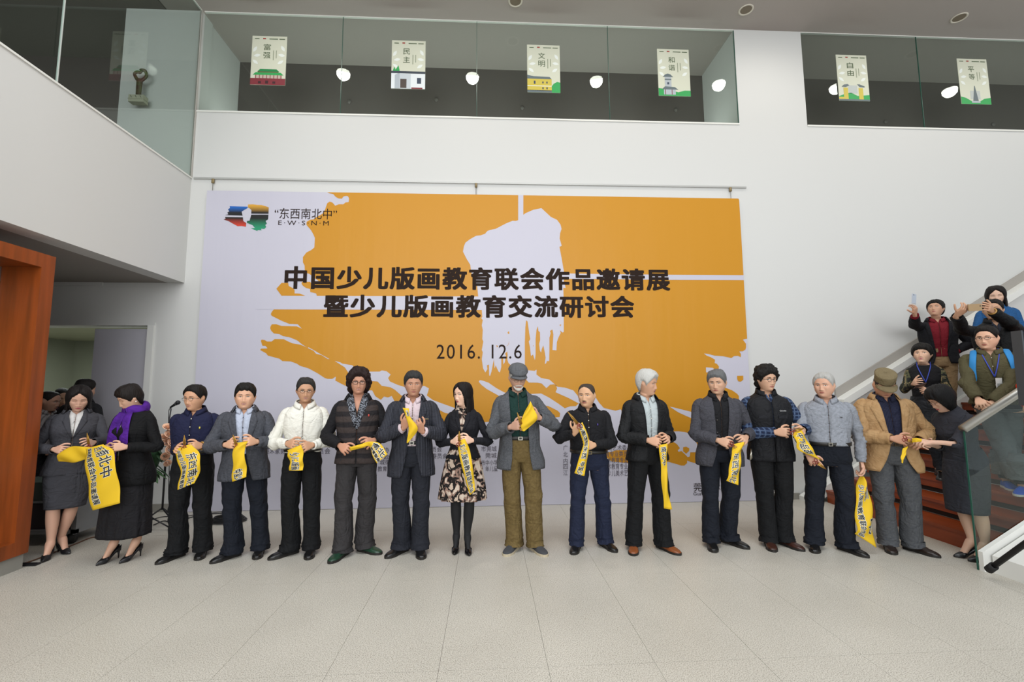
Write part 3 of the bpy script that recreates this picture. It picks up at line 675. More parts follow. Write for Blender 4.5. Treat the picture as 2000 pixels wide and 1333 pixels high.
def trousers(P, m, top=1.04, off=.006, thigh=.094, knee=.076, hem=.086, hemz=.035, amp=.0075, name='trousers', bag=1.0):
    s, base = P.s, P.base; mb = MB(); ph = np.linspace(0, 2*math.pi, 40, endpoint=False); rows = []
    Z = np.linspace(top, .80, 14)
    for z in Z:
        x, y, zz = P.ring(z, off, ph, 2.4); k = 1-.14*sstep(.86-z, 0, .06)
        A = np.stack([x*k*s, y*k*s, np.broadcast_to(zz, x.shape)*s], -1); rows.append(P.tw(A[:, 0], A[:, 1], A[:, 2])-base)
    v = np.concatenate(rows); f = grid_faces(14, 40, True)+[tuple(range(13*40, 14*40))]; mb.add(v, f, m)
    for Lg in P.leg:
        sd = Lg['side']; tp = P.tw(sd*.082*s*P.girth, -.004*s, .90*s); kn, an = Lg['knee'], Lg['ankle']; z0 = P.base[2]
        bt = H([an[0]+Lg['toe'][0]*.012*s, an[1]+Lg['toe'][1]*.012*s, z0+hemz*s]); an2 = H([an[0]-Lg['toe'][0]*.004, an[1]-Lg['toe'][1]*.004, z0+.14*s])
        ctr = smoothpath([tp, tp*.55+kn*.45, kn, kn*.5+an2*.5, an2, bt], 44); t = np.linspace(0, 1, 44)
        gz = (P.girth-1)*.6+1
        rx = np.interp(t, [0, .2, .45, .7, .9, 1], [.094*gz, thigh*gz*.97, knee, (knee+hem)/2*.97, hem*.96, hem])*s
        ry = np.interp(t, [0, .2, .45, .7, .9, 1], [.116, thigh*1.12, knee*1.08, (knee+hem)/2*1.08, hem*1.10, hem*1.22])*s
        V = []; a = np.arange(26)/26*2*math.pi; ft = Lg['toe']; lt = H([-ft[1], ft[0], 0]); bf, bl = P.fwd_, P.left
        for i in range(44):
            q = t[i]; F_ = bf*(1-q)+ft*q; F_ /= np.linalg.norm(F_); L_ = H([-F_[1], F_[0], 0])
            c, sn = np.cos(a), np.sin(a); V.append(ctr[i]+np.outer(np.sign(sn)*np.abs(sn)**.9*rx[i], L_)+np.outer(np.sign(c)*np.abs(c)**.9*ry[i], F_)+np.outer((c > 0)*c*.02*s*(q > .98), H([0, 0, 1])))
        V = np.concatenate(V); cc = np.repeat(ctr, 26, 0); d = V-cc; d /= np.linalg.norm(d, axis=1)[:, None]; tt = np.repeat(t, 26)
        w_ = .5+1.5*g(tt-.93, .08)+.9*g(tt-.45, .08)+.9*g(tt-.05, .1)
        dz = amp*s*bag*w_*(wob(V, 20, P.seed+sd*2, (1, 1, 1.4))*.8+.3*np.sin(tt*80*(1+.1*sd)+2.2*wob(V, 9, 1))*g(tt-.90, .07))
        # pressed crease down the front
        V = V+d*dz[:, None]; V = V-base
        n = len(V); vi = V[-26:]*1.0; vi = vi+(ctr[-1]-base-vi)*.12; f = grid_faces(44, 26, True)+[(n-26+j, n-26+(j+1) % 26, n+(j+1) % 26, n+j) for j in range(26)]
        vi2 = vi+H([0, 0, .05*s]); f += [(n+j, n+(j+1) % 26, n+26+(j+1) % 26, n+26+j) for j in range(26)]
        mb.add(np.concatenate([V, vi, vi2]), f, m)
    return mb.build(name, None, P.root)
def shoes(P, m, style='dress', sole=None, lace=None):
    s = P.s*(.93 if P.fem else 1.0); base = P.base; sole = sole or mat('shoe_sole', '17130F', .6)
    for Lg in P.leg:
        toe = Lg['toe']; lt = H([-toe[1], toe[0], 0]); c0 = Lg['foot']-base; up = H([0, 0, 1.])
        if style == 'pump':
            L = .245*s; hh = P.heel*P.s; t = np.linspace(0, 1, 22)
            zb = np.interp(t, [0, .30, .55, .72, 1], [hh, hh*.88, hh*.32, .006, .006]); hw = np.interp(t, [0, .06, .2, .45, .68, .85, .96, 1], [.012, .024, .030, .028, .040, .028, .010, .003])*s
            ht = np.interp(t, [0, .05, .15, .35, .55, .63, .72, .85, 1], [.050, .056, .046, .024, .022, .044, .046, .034, .012])*s
            V = []; a = np.linspace(0, math.pi, 11)
            for i in range(22):
                o = c0+toe*(L*t[i]-L*.50); cx = np.cos(a)*hw[i]; cz = np.where(t[i] > .62, np.sin(a)**.8*ht[i], 0)
                if t[i] <= .62: cz = np.abs(np.cos(a))**.5*ht[i]
                V.append(o+np.outer(cx, lt)+np.outer(zb[i]+.004+cz, up)*1.0)
                V.append(o+np.outer(-cx[::1]*-1*1.0, lt)+np.outer(np.full(11, zb[i]), up))
            V = np.array(V).reshape(22, 22, 3); W = np.concatenate([V[:, :11], V[:, 11:][:, ::-1]], 1); mb = MB(); mb.add(W.reshape(-1, 3), grid_faces(22, 22, True)+[tuple(range(22)), tuple(range(21*22, 22*22))], m)
            o = mb.build('shoe', None, P.root)
            h = MB(); hc = c0-toe*L*.44; h.tube(np.array([hc+up*.0, hc+up*hh*.5, hc+up*(hh+.004)+toe*.006]), np.array([.0055, .007, .017])*s, m, 10); h.build('heel', None, o)
            continue
        L = .283*s; t = np.linspace(0, 1, 26)
        hw = np.interp(t, [0, .04, .15, .4, .55, .72, .87, .96, 1], [.016, .028, .034, .033, .040, .047, .040, .024, .008])*s
        if style == 'boot': ht = np.interp(t, [0, .03, .3, .42, .6, .8, .94, 1], [.10, .12, .12, .085, .066, .05, .036, .012])*s
        else: ht = np.interp(t, [0, .03, .12, .32, .48, .7, .87, .96, 1], [.050, .068, .074, .078, .070, .050, .040, .030, .010])*s
        V = []; S_ = []; a = np.linspace(0, math.pi, 13)
        for i in range(26):
            o = c0+toe*(L*t[i]-L*.46); p = np.sign(np.cos(a))*np.abs(np.cos(a))**.72*hw[i]
            V.append(o+np.outer(p, lt)+np.outer(.012*s+np.sin(a)**.62*(ht[i]-.012*s if ht[i] > .013*s else .004), up))
            for zz, k in ((.0, 1.05), (.010*s, 1.10), (.019*s, 1.06)):
                S_.append([o+lt*hw[i]*k, o-lt*hw[i]*k, zz])
        mb = MB(); mb.add(np.concatenate(V), grid_faces(26, 13)+[tuple(range(13)), tuple(range(25*13, 26*13))], m)
        # laces or a strap seam across the instep
        if lace:
            for tt in (.44, .50, .56):
                o = c0+toe*(L*tt-L*.46); hgt = np.interp(tt, t, ht)*1.0; ww = .018*s
                mb.tube(np.array([o-lt*ww+up*(hgt*.90), o+up*(hgt+.003), o+lt*ww+up*(hgt*.90)]), .0022, lace, 6)
        sh = mb.build('shoe', None, P.root)
        k = 1.07; top = []; bot = []
        for i in range(26):
            o = c0+toe*((L*t[i]-L*.46)*1.02)
            top.append(o); 
        pl = [(c0+toe*((L*t[i]-L*.46)*1.025)+lt*hw[i]*k) for i in range(26)]+[(c0+toe*((L*t[i]-L*.46)*1.025)-lt*hw[i]*k) for i in range(25, -1, -1)]
        pl = np.array(pl); z1 = .020*s if style != 'clog' else .03*s; n = len(pl); sm = MB()
        sm.add(np.concatenate([pl*1.0, pl+up*z1]), [tuple(range(n))[::-1], tuple(range(n, 2*n))]+[(i, (i+1) % n, (i+1) % n+n, i+n) for i in range(n)], sole)
        sm.build('sole', None, sh, smooth=False)
def belt(P, m, z=1.025, off=.012, buckle=None, h=.032):
    s, base = P.s, P.base; ph = np.linspace(0, 2*math.pi, 48, endpoint=False); rows = []
    for dz, do in ((h/2, -.006), (h/2, .004), (0, .005), (-h/2, .004), (-h/2, -.006)):
        x, y, zz = P.ring(z+dz, off+do, ph, 2.4); rows.append(P.tw(x*s, y*s, np.broadcast_to(zz, x.shape)*s)-base)
    mb = MB(); mb.add(np.concatenate(rows), grid_faces(5, 48, True), m); b = mb.build('belt', None, P.root)
    if buckle:
        k = MB(); p = P.sp(0, z, off+.010); kb = .020; k.box(p[0]-kb, p[0]+kb, p[1]-.004, p[1]+.002, p[2]-.016, p[2]+.016, buckle)
        k.box(p[0]-kb*.62, p[0]+kb*.62, p[1]-.006, p[1]-.001, p[2]-.010, p[2]+.010, m); k.build('buckle', None, b, smooth=False)
    return b
def skirt(P, m, rows_, amp=.006, pleat=0, name='skirt', seed=0):
    s, base = P.s, P.base; cols = 72; ph = np.linspace(0, 2*math.pi, cols, endpoint=False); Zk = [r[0] for r in rows_][::-1]; Z = np.linspace(rows_[0][0], rows_[-1][0], 30); L = []
    cx = P.sway
    for inn in (0, -.006):
        R = []
        for z in Z:
            hw = np.interp(z, Zk, [r[1] for r in rows_][::-1])+inn; dp = np.interp(z, Zk, [r[2] for r in rows_][::-1])+inn; q = (rows_[0][0]-z)/(rows_[0][0]-rows_[-1][0])
            k = 1+pleat*q*np.sin(ph*13+1.3*np.sin(ph*3+1))*.8+pleat*.5*q*np.sin(ph*22)
            x = hw*k*np.sign(np.sin(ph))*np.abs(np.sin(ph))**.88; y = dp*k*np.sign(np.cos(ph))*np.abs(np.cos(ph))**.88
            loc = np.stack([x, y, np.full(cols, z)], 1); d = amp*wob(loc, 12, seed, (1, 1, .6)); n = loc*[1, 1, 0]; n /= np.linalg.norm(n, axis=1)[:, None]+1e-9; loc = loc+n*d[:, None]
            R.append(P.tw(loc[:, 0]*s, loc[:, 1]*s, loc[:, 2]*s)-base)
        L.append(np.array(R))
    n = 30*cols; f = grid_faces(30, cols, True); f2 = [tuple(q+n for q in k_[::-1]) for k_ in f]; o_ = 29*cols
    e = [(o_+j, o_+(j+1) % cols, o_+(j+1) % cols+n, o_+j+n) for j in range(cols)]
    mb = MB(); mb.add(np.concatenate([L[0].reshape(-1, 3), L[1].reshape(-1, 3)]), f+f2+e, m); return mb.build(name, None, P.root)
def glasses(P, m, rx=.021, rz=.0155, r=.0014, square=False, dz=0.):
    hd = P.hd; mb = MB(); z = .112+dz; yf = .0975
    for sd in (-1, 1):
        a = np.linspace(0, 2*math.pi, 21); c, s_ = np.cos(a), np.sin(a)
        if square: c, s_ = np.sign(c)*np.abs(c)**.5, np.sign(s_)*np.abs(s_)**.5
        pts = np.stack([sd*.033+rx*c, yf-.004*np.abs(c*rx+sd*.033-0)/.05, z+rz*s_], 1); mb.tube(hd(pts), r, m, 6, False)
        mb.tube(hd(H([(sd*(.033+rx), yf-.004, z+.004), (sd*.074, .075, z+.005), (sd*.084, 0, z+.004)])), r, m, 6)
    mb.tube(hd(H([(-.033+rx, yf, z+.003), (0, yf+.004, z+.006), (.033-rx, yf, z+.003)])), r, m, 6)
    return mb.build('glasses', None, P.root)
def beard(P, m, pieces):
    hd, V0 = P.hd, P.V0; mb = MB()
    for (x0, x1, zf, w_) in pieces:
        xs = np.linspace(x0, x1, 11); pts = H([(x, srf(V0, x, zf(x))+.002, zf(x)) for x in xs]); mb.tube(hd(pts), w_*np.sqrt(np.clip(1-((xs-(x0+x1)/2)/((x1-x0)/2*1.05))**2, .1, 1)), m, 8)
    return mb.build('beard', None, P.root)

# ---------------------------------------------------------------- the room
XL, ZC, ZS_, ZP, ZB = -4.11, 7.0, 5.461, 4.475, 3.004
WALL = mat('white_paint', WALLC, .75, bump=(90, .05, .001)); CEIL = mat('ceiling_paint', CEILC, .85)
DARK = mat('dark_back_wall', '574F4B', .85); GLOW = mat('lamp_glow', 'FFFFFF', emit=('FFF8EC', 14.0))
def glass_mat():
    m = bpy.data.materials.new('pane_glass'); m.use_nodes = True; N, L = nt(m); N.remove(N['Principled BSDF']); out = N['Material Output']
    t = N.new('ShaderNodeBsdfTransparent'); t.inputs[0].default_value = (.86, .90, .88, 1); gl = N.new('ShaderNodeBsdfGlossy'); gl.inputs['Roughness'].default_value = .0; gl.inputs[0].default_value = (.9, 1, .96, 1)
    fr = N.new('ShaderNodeFresnel'); fr.inputs[0].default_value = 1.5; mx = N.new('ShaderNodeMixShader'); ge = N.new('ShaderNodeNewGeometry'); ml = N.new('ShaderNodeMath'); ml.operation = 'MULTIPLY'; iv = N.new('ShaderNodeMath'); iv.operation = 'SUBTRACT'; iv.inputs[0].default_value = 1; L.new(ge.outputs['Backfacing'], iv.inputs[1]); L.new(iv.outputs[0], ml.inputs[0]); L.new(fr.outputs[0], ml.inputs[1]); L.new(ml.outputs[0], mx.inputs[0]); L.new(t.outputs[0], mx.inputs[1]); L.new(gl.outputs[0], mx.inputs[2]); L.new(mx.outputs[0], out.inputs[0]); return m
GLASS = glass_mat(); GEDGE = mat('glass_edge', '1F5244', .3); STEEL = mat('brushed_steel', 'A9A7A1', .35, metal=.9); CAPM = mat('sill_cap', 'DADAD4', .5)
def floor_mat():
    m = mat('terrazzo', FLOORC, .42, spec=.45); N, L = nt(m); b = N['Principled BSDF']; tc = N.new('ShaderNodeTexCoord')
    n1 = N.new('ShaderNodeTexNoise'); n1.inputs['Scale'].default_value = 1.1; n1.inputs['Detail'].default_value = 6
    v = N.new('ShaderNodeTexNoise'); v.inputs['Scale'].default_value = 170; v.inputs['Detail'].default_value = 1
    v2 = N.new('ShaderNodeTexVoronoi'); v2.inputs['Scale'].default_value = 60
    for q in (n1, v, v2): L.new(tc.outputs['Object'], q.inputs['Vector'])
    def rp(fac, a, c0, b_, c1):
        r = N.new('ShaderNodeValToRGB'); r.color_ramp.elements[0].position = a; r.color_ramp.elements[0].color = lin(c0); r.color_ramp.elements[1].position = b_; r.color_ramp.elements[1].color = lin(c1); L.new(fac, r.inputs[0]); return r.outputs[0]
    def mul(a, c, f):
        x = N.new('ShaderNodeMixRGB'); x.blend_type = 'MULTIPLY'; x.inputs[0].default_value = f; L.new(a, x.inputs[1]); L.new(c, x.inputs[2]); return x.outputs[0]
    base = rp(n1.outputs['Fac'], .35, FLOORC, .68, FLOORC2); sp = rp(v.outputs['Fac'], .36, '9C988E', .54, 'FFFFFF'); sp2 = rp(v2.outputs['Distance'], .10, '8E8A80', .16, 'FFFFFF')
    L.new(mul(mul(base, sp, .75), sp2, .4), b.inputs['Base Color'])
    return m
FLO = floor_mat()
# floor: terrazzo slabs with narrow joints, each slab a piece of the floor
fb = MB(); fb.box(-9, 9, -9.5, 5, -.10, -.012, mat('floor_joint', '7E7B72', .8)); floor = struct(fb.build('floor', smooth=False))
jx = [ -0.266*1.05+ i*.6145 for i in range(-14, 15)]
me0 = None; nslab = 0
ys_ = [-1.02-1.35*k for k in range(-4, 6)]
yrow = [5.0, 1.7, .35, -1.0, -2.35, -3.58, -4.81, -6.04, -9.5]
for r_ in range(len(yrow)-1):
    big = yrow[r_] > -.9 or yrow[r_+1] < -6.1
    step = 1
    for i in range(0, len(jx)-1):
        x0, x1 = jx[i], jx[i+1]
        if x1 < -8.9 or x0 > 8.9: continue
        b = MB(); a = .0009; y0, y1 = yrow[r_+1], yrow[r_]
        b.box(x0+a, x1-a, y0+a, y1-a, -.03, 0, FLO)
        o = b.build('floor_slab', smooth=False, fix=False); o.parent = floor; nslab += 1
def wall_box(name, *a, m=WALL): b = MB(); b.box(*a, m); return struct(b.build(name, smooth=False))
# main back wall: pieces share one plane at y = 0
b = MB()
b.box(XL, 12, 0, .25, 0, ZS_, WALL); b.box(3.76, 4.815, 0, 1.05, ZS_, ZC, WALL)          # pier between the two gallery windows
b.box(-5.16, XL, 0, .25, ZB, ZC, WALL); b.box(-5.16, -4.13, .25, 1.05, ZS_, ZC, WALL)
b.box(-5.16, XL, 0, .25, 2.42, ZB, WALL); b.box(-9, -5.16, 0, .25, 2.42, ZB+.05, WALL); b.box(-9, -6.15, 0, .25, 0, 2.42, WALL); b.box(-4.45, XL, 0, .25, 0, 2.42, WALL)
back = struct(b.build('wall_back', smooth=False))
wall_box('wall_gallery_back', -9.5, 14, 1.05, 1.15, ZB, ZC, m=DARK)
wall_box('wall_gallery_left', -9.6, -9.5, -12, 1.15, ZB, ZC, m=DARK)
b = MB(); b.box(-9.5, -5.16, -.02, 1.05, ZB-.05, ZB, WALL); b.box(-9.5, 14, .25, 1.05, ZS_-.3, ZS_-.12, WALL); struct(b.build('floor_gallery', smooth=False))
cb = MB(); cb.box(-4.6, 14, -2.9, 1.15, ZC, ZC+.12, CEIL); struct(cb.build('ceiling', smooth=False))
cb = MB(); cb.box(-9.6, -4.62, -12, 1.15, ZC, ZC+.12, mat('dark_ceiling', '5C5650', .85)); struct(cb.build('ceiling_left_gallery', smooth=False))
# left parapet and its soffit
b = MB(); b.box(XL-.22, XL, -7.5, 0, ZB, ZP, WALL); b.box(-9.5, XL-.22, -7.5, 0, ZB, ZB+.2, mat('soffit_shade', '8F8983', .85)); struct(b.build('wall_left', smooth=False))  # soffit colour darkened to carry its shade
b = MB(); b.box(-6.5, -6.4, -7.5, 0, 0, ZB, mat('light_block_paint', '8F8C86', .8)); b.box(-9.5, -4.8, -7.6, -7.5, 0, ZB, mat('light_block_paint', '8F8C86', .8)); struct(b.build('wall_light_block', smooth=False))  # unseen wall added to block light coming in under the soffit
b = MB(); b.box(XL-.9, XL-.75, -7.5, -1.7, 0, ZB, WALL); struct(b.build('wall_left_lower', smooth=False))
b = MB(); b.box(XL-.24, XL+.012, -7.5, 0, ZP, ZP+.02, CAPM); struct(b.build('trim_1', smooth=False))
b = MB(); b.box(XL, 3.76, -.012, .03, ZS_-.004, ZS_+.02, CAPM); struct(b.build('trim_2', smooth=False))
b = MB(); b.box(4.815, 12, -.012, .03, ZS_-.004, ZS_+.02, CAPM); struct(b.build('trim_3', smooth=False))
# gallery glass: frameless panes
def panes(name, xs, y):
    r = struct(MB().box(xs[0], xs[-1], y-.012, y+.02, ZC-.012, ZC, CAPM).build(name, smooth=False))
    for a_, c_ in zip(xs[:-1], xs[1:]):
        p = MB().box(a_+.004, c_-.004, y-.005, y+.005, ZS_+.02, ZC-.012, GLASS).build('pane', smooth=False); p.parent = r
        MB().box(c_-.006, c_+.0, y-.007, y+.007, ZS_+.02, ZC-.012, GEDGE).build('pane_edge', smooth=False).parent = r
    return r
panes('window_1', [XL+.03, -2.113, -.161, 1.804, 3.758], .012); panes('window_2', [4.818, 6.69, 8.56, 10.4], .012)
r = struct(MB().box(XL-.012, XL+.01, -7.4, -.0, ZC-.012, ZC, CAPM).build('window_3', smooth=False))
for a_, c_ in ((-2.0, -.02), (-4.0, -2.0), (-6.0, -4.0)):
    MB().box(XL-.005, XL+.005, a_+.006, c_-.006, ZP+.02, ZC-.012, GLASS).build('pane', smooth=False).parent = r
    MB().box(XL-.008, XL+.008, a_-.005, a_+.005, ZP+.02, ZC-.012, mat('pane_joint', 'B8BDB8', .3)).build('pane_edge', smooth=False).parent = r
MB().box(XL-.014, XL+.014, -.026, -.002, ZP+.02, ZC-.01, mat('corner_post', 'B0ABA4', .5)).build('corner_post', smooth=False).parent = r
# picture rail of the banner
rl = MB(); rl.box(-4.07, 3.80, -.022, 0, 4.468, 4.492, mat('rail_metal', 'B4B4B0', .4, metal=.4)); rail = tag(rl.build('picture_rail', smooth=False), 'thin grey hanging rail fixed on the wall just above the banner', 'rail')
for x in (-3.80, -.17, 3.55):
    k = MB(); k.tube(H([(x, -.03, 4.465), (x, -.03, 4.30)]), .0035, mat('hook_wire', '6E6A62', .5), 6); k.box(x-.016, x+.016, -.04, -.02, 4.405, 4.465, mat('hook_brass', '84734E', .5)); k.build('hanging_hook', parent=rail)

# unseen fill lights added low behind the sill to brighten the gallery
for nm, x0_, x1_ in (('gallery_fill_light', XL+.2, 3.6), ('gallery_fill_light', 5.0, 11.0), ('gallery_fill_light', -8.5, -5.2)):
    area(nm, ((x0_+x1_)/2, .62, ZS_-.08), ((x0_+x1_)/2, .60, 9), x1_-x0_, .25, GAL_FILL_P*(x1_-x0_)*(.35 if x0_ > 4 or x0_ < -5 else 1), (.94, 1, .97))
area('side_room_fill_light', (-6.6, 2.0, 2.55), (-6.6, 2.0, 0), 2.5, 1.5, 45, (.92, 1, .92))  # added fill, brightens the side room beyond what its tubes give
# ceiling downlights: the lit row is mirrored in the gallery glass
def downlight(x, y, lit, label, gp, rad=.115):
    r_ = empty('downlight', (x, y, ZC), label, 'ceiling light', gp)
    k = MB(); n = 24; a = np.linspace(0, 2*math.pi, n, endpoint=False); rings = [(rad+.018, -.001), (rad+.016, -.010), (rad, -.010), (rad-.01, .0)]
    V = [(q*math.cos(t), q*math.sin(t), z) for q, z in rings for t in a]; k.add(V, grid_faces(4, n, True), mat('light_rim', 'C9C2B4' if lit else '8A7C66', .5)); k.build('trim_ring', parent=r_)
    k = MB(); V = [(0, 0, -.004)]+[((rad-.008)*math.cos(t), (rad-.008)*math.sin(t), -.004) for t in a]; k.add(V, [(0, 1+(i+1) % n, 1+i) for i in range(n)], GLOW if lit else mat('lamp_off', '6E6250', .5)); k.build('lens', parent=r_, fix=False)
    if lit:
        l = bpy.data.lights.new('downlight_beam', 'SPOT'); l.energy = SPOT_P; l.spot_size = math.radians(176); l.spot_blend = .8; l.color = (1, .95, .87); l.shadow_soft_size = .11
        o = bpy.data.objects.new('downlight_beam', l); C.objects.link(o); o.parent = r_; o.location = (0, 0, -.03)
for x, wh in ((-2.49, 'first poster, red gate'), (-.27, 'white house poster'), (1.92, 'yellow building poster'), (4.15, 'watchtower poster'), (6.35, 'yellow pillars poster'), (8.53, 'thin spire poster')): downlight(x, -1.21, True, 'lit round ceiling downlight mirrored in the gallery glass right of the '+wh if x < 4 else 'lit round ceiling downlight mirrored in the gallery glass beside the '+wh, 'lit ceiling downlights')
for x, wh in ((.39, 'middle'), (3.74, 'right-hand'), (7.0, 'far right')): downlight(x, -.37, False, 'unlit brown round downlight in the ceiling, '+{'middle': 'above the poster with the yellow building', 'right-hand': 'above the white pier', 'far right': 'above the farthest poster'}[wh], None, .085)
# small things on the dark gallery back wall
for (px, py, wh) in ((682, 199, 'right of the red gate poster'), (852, 195, 'right of the white house poster'), (1020, 211, 'below the yellow building poster'), (1320, 215, 'below the watchtower poster'), (1730, 238, 'below the yellow pillars poster'), (1940, 243, 'below the thin spire poster')):
    p = at(px, py, 1.04); k = MB(); k.ball((0, 0, 0), (.035, .02, .035), mat('detector', '5E5854', .6), 12, 8)
    o_ = k.build('smoke_detector'); o_.location = p; tag(o_, 'small dark round detector on the gallery back wall '+wh, 'detector', 'detectors on the gallery back wall')

# ---------------------------------------------------------------- posters on the gallery glass
PAPER = mat('poster_paper', 'C9CBB8', .6); PWHITE = mat('poster_white', 'DDE2DC', .6); PINK = mat('poster_ink', '3E5230', .6); PGREEN = mat('poster_green', '2F9A50', .6)
def layer(mb, poly, y, m): mb.add([(x, y, z) for x, z in poly], [tuple(range(len(poly)))], m)
PD = MC
def poster(x0, y_, txt, art, label):
    W_, Hh = .487, .75; x1 = x0+W_; z1 = 6.635; z0 = z1-Hh; yy = -.004
    r_ = tag(MB().box(0, W_, -.004, 0, 0, Hh, PAPER).build('poster', smooth=False, origin=(0, 0, 0)), label, 'poster', 'posters along the gallery glass'); r_.location = (x0, yy, z0)
    k = MB(); L = lambda poly, m, d=0: layer(k, poly, -.0048-.0005*d, m)
    for (cx, cz, ang) in ((.02, .50, 60), (.03, .44, 10), (.02, .38, -40), (.46, .52, 120), (.47, .45, 170), (.45, .38, 215)):      # pale leaves
        a_ = math.radians(ang); p = []
        for t in range(9):
            u = t/8; p.append((cx+.10*u*math.cos(a_)-.022*math.sin(u*math.pi)*math.sin(a_), cz+.10*u*math.sin(a_)+.022*math.sin(u*math.pi)*math.cos(a_)))
        for t in range(7, 0, -1):
            u = t/8; p.append((cx+.10*u*math.cos(a_)+.022*math.sin(u*math.pi)*math.sin(a_), cz+.10*u*math.sin(a_)-.022*math.sin(u*math.pi)*math.cos(a_)))
        L([(min(max(q[0], .002), W_-.002), q[1]) for q in p], PWHITE)
    R_ = lambda a_, b_, c_, d_: [(a_, c_), (b_, c_), (b_, d_), (a_, d_)]
    for n_, (poly, m, d) in enumerate(art(R_)): L(poly, m, d+1)
    for i, ch in enumerate(txt):
        V, Fc = fit_text(ch, .165, .265, .53-.125*i, .625-.125*i); k.add(np.stack([V[:, 0], np.full(len(V), -.0062), V[:, 1]], 1), Fc, PINK)
    for i, (a_, b_) in enumerate(((.035, .10), (.15, .19), (.24, .36), (.38, .46))): L(R_(a_, b_, .70, .712 if i != 1 else .72), PINK if i != 1 else mat('poster_red', '9C4038', .6), 1)
    for i in range(2): L(R_(.30+.04*i, .312+.04*i, .38+.03*i, .53), mat('poster_fine', '8F957F', .6), 1)
    k.build('print', parent=r_, smooth=False, fix=False)['kind'] = 'stuff'
    return r_
def m_(n, c): return mat(n, c, .6)
def art_gate(R): 
    return [(R(.0, .487, .0, .10), m_('p_red', '7A2C34'), 0)]+[(R(.11+.1*i, .15+.1*i, .02, .055+.01*(i == 1)), m_('p_dark', '3A1C22'), 1) for i in range(3)]+[(R(.06, .44, .10, .15), m_('p_cream', 'B9A79A'), 0)]+[(R(.07+.05*i, .08+.05*i, .10, .15), m_('p_red', '7A2C34'), 1) for i in range(8)]+[([(.03, .15), (.46, .15), (.42, .19), (.07, .19)], PGREEN, 1), ([(.09, .20), (.40, .20), (.36, .24), (.13, .24)], m_('p_green2', '1F7F45'), 1), (R(.10, .39, .19, .20), m_('p_red', '7A2C34'), 1)]
def art_house(R): return [(R(0, .487, 0, .25), m_('p_wall', 'D8DEE0'), 0), ([(.05, 0), (.05, .21), (.12, .25), (.12, 0)], m_('p_shade', 'A7B0B6'), 1), (R(.12, .28, 0, .23), m_('p_shade2', 'BCC4C9'), 1), (R(0, .487, .235, .27), m_('p_roof', '38404A'), 2), (R(.13, .22, .01, .15), m_('p_door', '4A403A'), 2), (R(.37, .43, .08, .17), m_('p_win', '3A4454'), 2), (R(.29, .45, .0, .02), m_('p_red', '7A2C34'), 2), ([(.02, .27), (.04, .34), (.06, .29), (.10, .36), (.12, .27)], PGREEN, 1)]
def art_yellow(R): return [(R(0, .36, .03, .21), m_('p_yellow', 'C4B24A'), 1), ([(0, .21), (.36, .21), (.33, .245), (.10, .25), (0, .27)], m_('p_grey', '5E6A6E'), 1), (R(0, .36, .095, .105), PWHITE, 2), (R(0, .36, 0, .035), m_('p_grey', '5E6A6E'), 1), (R(.095, .12, .13, .18), m_('p_win', '3A4454'), 2)]+[(R(.22+.06*i, .24+.06*i, .05+.09*j, .08+.09*j), m_('p_win', '3A4454'), 2) for i in (0, 1) for j in (0, 1)]+[([(.35, .0), (.487, 0), (.487, .16), (.44, .17), (.39, .14), (.36, .10)], PGREEN, 0)]
def art_tower(R): return [([(0, 0), (.487, 0), (.487, .09), (.40, .09), (.3, .06), (.1, .11), (0, .12)], PGREEN, 0), (R(.10, .20, .12, .30), m_('p_tower', 'A9B0B4'), 1), ([(.07, .30), (.23, .30), (.19, .34), (.15, .355), (.11, .34)], m_('p_grey', '5E6A6E'), 2), (R(.10, .20, .25, .27), m_('p_grey', '5E6A6E'), 2), (R(.135, .165, .18, .215), m_('p_win', '3A4454'), 2), ([(.05, .10), (.30, .10), (.25, .14), (.10, .15)], m_('p_grey', '5E6A6E'), 2), (R(.08, .26, .02, .10), m_('p_shade', 'A7B0B6'), 1), (R(.10, .11, .02, .10), m_('p_red', '7A2C34'), 2), (R(.20, .21, .02, .10), m_('p_red', '7A2C34'), 2)]
def art_columns(R): return [([(.0, 0), (.487, 0), (.487, .10), (.30, .08), (.20, .13), (.12, .12), (0, .07)], PGREEN, 0), (R(.08, .15, .02, .21), m_('p_yellow', 'C4B24A'), 1), (R(.32, .39, .02, .21), m_('p_yellow', 'C4B24A'), 1), ([(.05, .225), (.09, .26), (.15, .27), (.18, .25), (.12, .22)], m_('p_grey', '5E6A6E'), 1), ([(.30, .27), (.34, .27), (.42, .24), (.42, .22), (.34, .225)], m_('p_grey', '5E6A6E'), 1), (R(.16, .30, .12, .25), m_('p_pale', 'B2B8B4'), 0), (R(0, .487, 0, .025), m_('p_grey', '5E6A6E'), 2), (R(0, .08, .02, .06), m_('p_yellow', 'C4B24A'), 1)]
def art_pagoda(R): return [([(0, 0), (.487, 0), (.487, .11), (.38, .09), (.28, .03), (.2, .03), (.08, .10), (0, .12)], PGREEN, 0), ([(.19, .02), (.29, .02), (.245, .30), (.235, .30)], m_('p_grey', '5E6A6E'), 1), (R(.17, .31, .02, .05), m_('p_shade', 'A7B0B6'), 2), (R(.16, .32, .08, .22), m_('p_pale', 'B2B8B4'), 0)]
for x0, t_, a_, lb in ((-3.385, '富强', art_gate, 'paper poster of a red gate tower with green roofs hanging on the gallery glass'), (-1.40, '民主', art_house, 'paper poster of a white house with dark door hanging on the gallery glass'), (.58, '文明', art_yellow, 'paper poster of a yellow building beside green hill on the gallery glass'),
        (2.545, '和谐', art_tower, 'paper poster of a grey roofed watchtower on the gallery glass'), (5.345, '自由', art_columns, 'paper poster of two yellow pillars with grey caps, right of the white pier'), (7.31, '平等', art_pagoda, 'paper poster of a thin grey spire between green hills on the gallery glass')):
    poster(x0, 0, t_, a_, lb)

